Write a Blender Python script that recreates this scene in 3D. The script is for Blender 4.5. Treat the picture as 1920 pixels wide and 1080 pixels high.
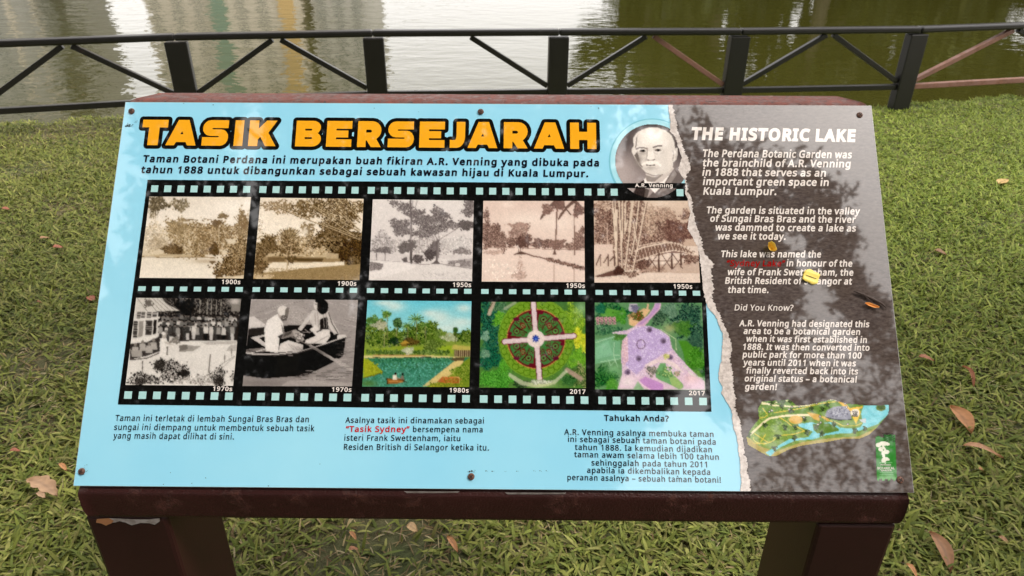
import bpy, bmesh, math, random
import numpy as np
from mathutils import Vector, Matrix
from mathutils.geometry import delaunay_2d_cdt

S = bpy.context.scene
for o in list(S.objects):
    bpy.data.objects.remove(o)
random.seed(7)
rng = np.random.default_rng(11)

# ------------------------------------------------------------------ camera
CAM = np.array([0.0, 0.0, 1.55])
FPX = 1330.0                                  # focal length in photo pixels (1920 wide)
TH = math.radians(28.0)
ROLL = 0.0065
FW = np.array([0, math.cos(TH), -math.sin(TH)])
U0 = np.array([0, math.sin(TH), math.cos(TH)])
X0 = np.array([1.0, 0, 0])
RT = math.cos(ROLL) * X0 + math.sin(ROLL) * U0
UP = -math.sin(ROLL) * X0 + math.cos(ROLL) * U0
cd = bpy.data.cameras.new('camera')
cam = bpy.data.objects.new('camera', cd)
S.collection.objects.link(cam)
cam.matrix_world = Matrix(((RT[0], UP[0], -FW[0], CAM[0]), (RT[1], UP[1], -FW[1], CAM[1]),
                           (RT[2], UP[2], -FW[2], CAM[2]), (0, 0, 0, 1)))
cd.sensor_width = 36.0
cd.lens = FPX / 1920 * 36
cd.clip_start = 0.05
cd.clip_end = 2000
cd.dof.use_dof = True
cd.dof.focus_distance = 1.08
cd.dof.aperture_fstop = 13.0
S.camera = cam

# ------------------------------------------------------------------ light
SUN_EL, SUN_AZ = 60.0, 114.0                  # azimuth clockwise from +Y
w = bpy.data.worlds.new('World')
S.world = w
w.use_nodes = True
wt = w.node_tree
bg = wt.nodes['Background']
sky = wt.nodes.new('ShaderNodeTexSky')
sky.sky_type = 'NISHITA'
sky.sun_disc = False
sky.sun_elevation = math.radians(SUN_EL)
sky.sun_rotation = math.radians(SUN_AZ)
sky.dust_density = 3.5
sky.air_density = 1.0
hs = wt.nodes.new('ShaderNodeHueSaturation')  # hazy white overcast
hs.inputs['Saturation'].default_value = 0.16
wt.links.new(sky.outputs[0], hs.inputs['Color'])
tint = wt.nodes.new('ShaderNodeMix')
tint.data_type = 'RGBA'
tint.blend_type = 'MULTIPLY'
tint.inputs[0].default_value = 1.0
tint.inputs[7].default_value = (1.0, 0.955, 0.91, 1)
wt.links.new(hs.outputs[0], tint.inputs[6])
veil = wt.nodes.new('ShaderNodeMix')           # even cloud cover over the clear-sky gradient
veil.data_type = 'RGBA'
veil.inputs[0].default_value = 0.62
veil.inputs[7].default_value = (5.3, 5.1, 4.95, 1)
wt.links.new(tint.outputs[2], veil.inputs[6])
wt.links.new(veil.outputs[2], bg.inputs['Color'])
bg.inputs['Strength'].default_value = 0.13
sl = bpy.data.lights.new('sun', 'SUN')
sl.energy = 0.90
sl.angle = math.radians(12)
sl.color = (1.0, 0.93, 0.82)
sun = bpy.data.objects.new('sun', sl)
S.collection.objects.link(sun)
_e, _a = math.radians(SUN_EL), math.radians(SUN_AZ)
sd = Vector((math.sin(_a) * math.cos(_e), math.cos(_a) * math.cos(_e), math.sin(_e)))
sun.rotation_euler = sd.to_track_quat('Z', 'Y').to_euler()
S.view_settings.view_transform = 'Standard'
S.view_settings.look = 'None'
S.view_settings.exposure = 1.70
S.view_settings.gamma = 1.0

# ------------------------------------------------------------------ projection helpers (pixels of the 1920x1080 photo)
def ray(px, py):
    d = FW * FPX + RT * (px - 960.0) - UP * (py - 540.0)
    return d / np.linalg.norm(d)
def on_z(px, py, z):
    d = ray(px, py)
    return CAM + d * ((z - CAM[2]) / d[2])
def proj(p):
    q = np.asarray(p, float) - CAM
    z = q @ FW
    return 960 + FPX * (q @ RT) / z, 540 - FPX * (q @ UP) / z

# panel pose
PW = 1.2
_c = lambda v: RT * v[0] - UP * v[1] + FW * v[2]
PA = _c((0.99996, 0.00655, -0.00596)); PA /= np.linalg.norm(PA)
PB = _c((-0.0128, 0.97641, -0.21554)); PB -= PA * (PA @ PB); PB /= np.linalg.norm(PB)
PN = -np.cross(PA, PB)
if PN @ FW > 0: PN = -PN
PT = CAM + _c((-0.51977, -0.25021, 0.95351)) * PW
PH = 0.498 * PW
def uv(px, py):
    """photo pixel -> (u, v) metres on the panel face, from its upper left corner"""
    d = ray(px, py)
    p = CAM + d * (((PT - CAM) @ PN) / (d @ PN)) - PT
    return np.array([p @ PA, p @ PB])
def P3(u, v, k=0.0):
    return PT + PA * u + PB * v + PN * k

# ------------------------------------------------------------------ mesh helpers
def link(o, parent=None):
    S.collection.objects.link(o)
    if parent is not None:
        o.parent = parent
    return o
def mesh_obj(name, verts, faces, mat=None, parent=None, origin=(0, 0, 0), smooth=False):
    me = bpy.data.meshes.new(name)
    og = np.asarray(origin, float)
    me.from_pydata([tuple(np.asarray(v, float) - og) for v in verts], [], [tuple(f) for f in faces])
    if mat: me.materials.append(mat)
    if smooth:
        me.polygons.foreach_set('use_smooth', [True] * len(me.polygons))
    me.update()
    o = bpy.data.objects.new(name, me)
    if parent is None:
        o.location = tuple(og)
    return link(o, parent)
def empty(name, loc):
    o = bpy.data.objects.new(name, None)
    o.empty_display_size = 0.1
    o.location = tuple(loc)
    return link(o)
def tag(o, label=None, cat=None, group=None, kind=None):
    if label: o['label'] = label
    if cat: o['category'] = cat
    if group: o['group'] = group
    if kind: o['kind'] = kind
    return o
class MB:
    def __init__(self):
        self.v = []; self.f = []
    def add(self, vs, fs):
        n = len(self.v)
        self.v += [np.asarray(p, float) for p in vs]
        self.f += [tuple(i + n for i in f) for f in fs]
    def obox(self, c, ax, ay, az, b=0.0):
        """oriented box: centre, three half vectors, small bevel"""
        c, ax, ay, az = [np.asarray(q, float) for q in (c, ax, ay, az)]
        if b <= 0:
            vs = [c + sx * ax + sy * ay + sz * az for sx in (-1, 1) for sy in (-1, 1) for sz in (-1, 1)]
            self.add(vs, [(0, 1, 3, 2), (4, 6, 7, 5), (0, 4, 5, 1), (2, 3, 7, 6), (0, 2, 6, 4), (1, 5, 7, 3)])
            return
        bm = bmesh.new()
        bmesh.ops.create_cube(bm, size=2)
        L = [np.linalg.norm(q) for q in (ax, ay, az)]
        for q in bm.verts:
            q.co = Vector((q.co.x * L[0], q.co.y * L[1], q.co.z * L[2]))
        bmesh.ops.bevel(bm, geom=list(bm.edges), offset=b, segments=2, affect='EDGES', profile=0.5)
        bm.verts.index_update()
        e = [ax / L[0], ay / L[1], az / L[2]]
        self.add([c + e[0] * q.co.x + e[1] * q.co.y + e[2] * q.co.z for q in bm.verts],
                 [[q.index for q in f.verts] for f in bm.faces])
        bm.free()
    def beam(self, a, b, wd, ht, side, bev=0.004):
        """bar from a to b; 'side' = direction of its width"""
        a, b, side = [np.asarray(q, float) for q in (a, b, side)]
        d = b - a; L = np.linalg.norm(d); d /= L
        side = side - d * (side @ d); side /= np.linalg.norm(side)
        up = np.cross(d, side)
        self.obox((a + b) / 2, d * L / 2, side * wd / 2, up * ht / 2, bev)
    def tube(self, pts, rad, n=8):
        pts = [np.asarray(p, float) for p in pts]
        rings = []
        for i, p in enumerate(pts):
            d = pts[min(i + 1, len(pts) - 1)] - pts[max(i - 1, 0)]
            d /= np.linalg.norm(d) + 1e-9
            s = np.cross(d, (0.31, 0.21, 0.93)); s /= np.linalg.norm(s)
            t = np.cross(d, s)
            r = rad[i] if hasattr(rad, '__len__') else rad
            rings.append([p + r * (math.cos(q) * s + math.sin(q) * t) for q in np.linspace(0, 2 * math.pi, n, endpoint=False)])
        vs = [q for r in rings for q in r]
        fs = [(i * n + j, i * n + (j + 1) % n, (i + 1) * n + (j + 1) % n, (i + 1) * n + j) for i in range(len(pts) - 1) for j in range(n)]
        fs += [tuple(range(n))[::-1], tuple((len(pts) - 1) * n + j for j in range(n))]
        self.add(vs, fs)
    def build(self, name, mat, parent=None, origin=(0, 0, 0), smooth=False):
        return mesh_obj(name, self.v, self.f, mat, parent, origin, smooth)

def big_mesh(name, V, loops, totals, mat, cols=None, parent=None):
    """fast mesh from numpy arrays, optional per-vertex colour"""
    me = bpy.data.meshes.new(name)
    me.vertices.add(len(V)); me.vertices.foreach_set('co', np.ascontiguousarray(V, dtype=np.float32).ravel())
    me.loops.add(len(loops)); me.loops.foreach_set('vertex_index', np.ascontiguousarray(loops, dtype=np.int32))
    me.polygons.add(len(totals))
    st = np.concatenate([[0], np.cumsum(totals)[:-1]]).astype(np.int32)
    me.polygons.foreach_set('loop_start', st)
    me.update(calc_edges=True)
    me.validate()
    if cols is not None:
        a = me.color_attributes.new('Col', 'FLOAT_COLOR', 'POINT')
        c4 = np.ones((len(V), 4), np.float32); c4[:, :3] = cols
        a.data.foreach_set('color', c4.ravel())
    if mat: me.materials.append(mat)
    o = bpy.data.objects.new(name, me)
    return link(o, parent)

# ------------------------------------------------------------------ materials
def lin(c):
    c = np.asarray(c, float) / 255.0
    return np.where(c <= 0.04045, c / 12.92, ((c + 0.055) / 1.055) ** 2.4)
KALB = 0.90
def alb(c):
    return np.clip((lin(c) - 0.012) * KALB, 0.004, 0.86)
def mat(name, col=(0.5, 0.5, 0.5), rough=0.5, **kw):
    m = bpy.data.materials.new(name); m.use_nodes = True
    b = m.node_tree.nodes['Principled BSDF']
    b.inputs['Base Color'].default_value = (*[float(q) for q in col], 1)
    b.inputs['Roughness'].default_value = rough
    for k, v in kw.items():
        b.inputs[k.replace('_', ' ')].default_value = v
    return m
class NT:
    """tiny node-graph helper"""
    def __init__(self, m):
        self.t = m.node_tree; self.b = self.t.nodes['Principled BSDF']
        self.co = self.t.nodes.new('ShaderNodeTexCoord').outputs['Object']
    def n(self, kind, **kw):
        q = self.t.nodes.new(kind)
        for k, v in kw.items(): setattr(q, k, v)
        return q
    def l(self, a, b): self.t.links.new(a, b)
    def noise(self, scale, detail=4, rough=0.55, sc=(1, 1, 1), dist=0.0):
        mp = self.n('ShaderNodeMapping'); mp.inputs['Scale'].default_value = sc
        self.l(self.co, mp.inputs['Vector'])
        q = self.n('ShaderNodeTexNoise'); q.inputs['Scale'].default_value = scale
        q.inputs['Detail'].default_value = detail; q.inputs['Roughness'].default_value = rough
        q.inputs['Distortion'].default_value = dist
        self.l(mp.outputs[0], q.inputs['Vector'])
        return q.outputs['Fac']
    def ramp(self, fac, stops):
        r = self.n('ShaderNodeValToRGB'); e = r.color_ramp.elements
        while len(e) < len(stops): e.new(0.5)
        for q, (p, c) in zip(e, stops):
            q.position = p; q.color = (*c, 1) if len(c) == 3 else c
        self.l(fac, r.inputs['Fac'])
        return r.outputs['Color']
    def mix(self, fac, a, b):
        q = self.n('ShaderNodeMix', data_type='RGBA')
        for s, v in ((0, fac), (6, a), (7, b)):
            if hasattr(v, 'links'): self.l(v, q.inputs[s])
            else: q.inputs[s].default_value = v if s == 0 else (*v, 1)
        return q.outputs[2]
    def bump(self, h, strength=0.3, dist=0.01, nrm=None):
        q = self.n('ShaderNodeBump'); q.inputs['Strength'].default_value = strength
        q.inputs['Distance'].default_value = dist
        self.l(h, q.inputs['Height'])
        if nrm is not None: self.l(nrm, q.inputs['Normal'])
        self.l(q.outputs[0], self.b.inputs['Normal'])
        return q.outputs[0]
    def base(self, c): self.l(c, self.b.inputs['Base Color'])
    def rough(self, c): self.l(c, self.b.inputs['Roughness'])
    def attr(self):
        q = self.n('ShaderNodeAttribute'); q.attribute_name = 'Col'
        return q.outputs['Color']

GLOSS = dict(IOR=1.82)
def printed(name, col, rough=0.03):
    return mat(name, alb(col), rough, **GLOSS)
M = {}
M['blue'] = printed('sky_blue_print', (152, 214, 232))
M['ring'] = printed('pale_blue_print', (172, 226, 240))
M['halo'] = printed('deeper_blue_print', (126, 196, 216))
M['film'] = printed('black_film_print', (14, 14, 17))
M['hole'] = printed('pale_teal_print', (172, 214, 214))
M['orange'] = printed('orange_print', (244, 172, 46))
M['black'] = printed('black_print', (12, 12, 14))
M['ink'] = printed('navy_ink_print', (12, 30, 44))
M['white'] = printed('white_print', (232, 222, 216))
M['red'] = printed('red_print', (196, 22, 40))
M['dullred'] = printed('dull_red_print', (150, 12, 22))
M['picture'] = mat('photo_print', (0.5, 0.5, 0.5), 0.03, **GLOSS)
_n = NT(M['picture']); _n.base(_n.attr())
M['paper'] = printed('dark_paper_print', (84, 74, 70), 0.03)
_n = NT(M['paper'])
_f = _n.noise(260, 3, 0.6, (0.5, 1.4, 1)); _g = _n.noise(14, 5, 0.6)
_c1 = _n.ramp(_f, [(0.3, tuple(alb((68, 60, 58)))), (0.7, tuple(alb((104, 94, 91))))])
_n.base(_n.mix(_n.ramp(_g, [(0.35, (0, 0, 0)), (0.75, (0.45, 0.45, 0.45))]), _c1, tuple(alb((84, 71, 60)))))
M['torn'] = printed('torn_white_paper_print', (222, 212, 206))
_n = NT(M['torn'])
_n.base(_n.ramp(_n.noise(170, 4, 0.7), [(0.3, tuple(alb((176, 164, 158)))), (0.6, tuple(alb((226, 216, 211))))]))
M['acrylic'] = mat('acrylic_edge', (0.33, 0.33, 0.31), 0.15, IOR=1.5)
_n = NT(M['blue'])
_n.base(_n.mix(_n.ramp(_n.noise(5, 3, 0.5), [(0.3, (0, 0, 0)), (0.75, (1, 1, 1))]), tuple(alb((148, 214, 241))), tuple(alb((162, 222, 244)))))

def painted(name, base, rust, flake, lo, hi, rough=0.42, tex=0.25, scale=18):
    m = mat(name, base, rough)
    q = NT(m)
    big = q.noise(scale, 8, 0.7); fine = q.noise(320, 2, 0.5)
    fac = q.ramp(big, [(lo, (0, 0, 0)), (hi, (1, 1, 1))])
    rustc = q.ramp(q.noise(55, 6, 0.7), [(0.35, rust), (0.62, tuple(0.55 * x for x in rust)), (0.75, flake)])
    q.base(q.mix(fac, q.ramp(q.noise(7, 4), [(0.3, tuple(0.85 * x for x in base)), (0.7, tuple(1.2 * x for x in base))]), rustc))
    q.rough(q.ramp(fac, [(0, (rough,) * 3), (1, (0.85,) * 3)]))
    nb = q.bump(fac, 0.35, 0.0015)
    q.bump(fine, tex, 0.0012, nb)
    return m
M['brown'] = painted('brown_hammered_paint', (0.031, 0.0090, 0.0080), (0.075, 0.024, 0.017), (0.2, 0.14, 0.12), 0.56, 0.64, 0.36, 0.75)
M['rusty'] = painted('rust_flaked_paint', (0.085, 0.030, 0.024), (0.17, 0.045, 0.032), (0.36, 0.25, 0.22), 0.40, 0.56, 0.5, 0.5, 75)
_n = NT(M['rusty']); _old = _n.b.inputs['Base Color'].links[0].from_socket
_p = _n.noise(210, 3, 0.6, (0.6, 1, 1)); _n.base(_n.mix(_n.ramp(_p, [(0.58, (0, 0, 0)), (0.66, (1, 1, 1))]), _old, (0.022, 0.009, 0.008)))
M['leg'] = painted('brown_leg_paint', (0.025, 0.0074, 0.0066), (0.05, 0.02, 0.012), (0.15, 0.1, 0.08), 0.70, 0.76, 0.42, 0.12)
for _k in ('brown', 'leg'): M[_k].node_tree.nodes['Principled BSDF'].inputs['Specular IOR Level'].default_value = 0.25
M['primer'] = mat('bare_primer_patch', (0.27, 0.24, 0.23), 0.7)
_n = NT(M['primer'])
_n.base(_n.ramp(_n.noise(60, 3), [(0.42, (0.30, 0.27, 0.26)), (0.6, (0.19, 0.16, 0.15))]))
M['primer_rust'] = mat('orange_rust_patch', (0.32, 0.14, 0.055), 0.8)
M['fence'] = painted('dark_fence_paint', (0.0055, 0.0045, 0.004), (0.028, 0.015, 0.011), (0.1, 0.08, 0.07), 0.62, 0.72, 0.34, 0.12, 9)
M['fence_rust'] = painted('faded_red_brown_paint', (0.16, 0.075, 0.055), (0.19, 0.085, 0.05), (0.22, 0.15, 0.12), 0.45, 0.62, 0.5, 0.2, 9)
M['screw'] = painted('rusty_screw_steel', (0.10, 0.04, 0.025), (0.17, 0.07, 0.04), (0.28, 0.2, 0.17), 0.42, 0.6, 0.45, 0.3, 160)
M['slot'] = mat('dark_screw_slot', (0.012, 0.007, 0.006), 0.8)  # near-black bars laid on the screw heads as the cross slot
M['speck'] = mat('dirt_specks', (0.02, 0.018, 0.016), 0.9)
M['petal'] = mat('yellow_petal', (0.80, 0.53, 0.035), 0.5)
_n = NT(M['petal']); _n.base(_n.ramp(_n.noise(120, 3), [(0.35, (0.84, 0.60, 0.07)), (0.7, (0.70, 0.38, 0.02))]))
M['petal_pale'] = mat('pale_yellow_petal', (0.85, 0.66, 0.13), 0.5)
M['petal_or'] = mat('orange_petal', (0.80, 0.33, 0.07), 0.5)
M['dark_streak'] = mat('dark_brown_streak', (0.05, 0.032, 0.026), 0.8)

def foliage(name, rough=0.5, trans=0.25):
    m = mat(name, (0.08, 0.13, 0.03), rough)
    q = NT(m); c = q.attr(); q.base(c)
    if trans:
        t = q.n('ShaderNodeBsdfTranslucent'); q.l(c, t.inputs['Color'])
        x = q.n('ShaderNodeMixShader'); x.inputs[0].default_value = trans
        q.l(q.b.outputs[0], x.inputs[1]); q.l(t.outputs[0], x.inputs[2])
        q.l(x.outputs[0], q.t.nodes['Material Output'].inputs['Surface'])
    return m
M['grass'] = foliage('grass_blades', 0.6, 0.2)
M['grass'].node_tree.nodes['Principled BSDF'].inputs['Specular IOR Level'].default_value = 0.22
M['leaves'] = foliage('tree_leaves', 0.55, 0.15)
M['bark'] = mat('grey_brown_bark', (0.12, 0.09, 0.065), 0.9)
_n = NT(M['bark']); _n.base(_n.ramp(_n.noise(3, 6, 0.7, (3, 3, 0.6)), [(0.35, (0.06, 0.045, 0.033)), (0.7, (0.19, 0.15, 0.11))]))
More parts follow.
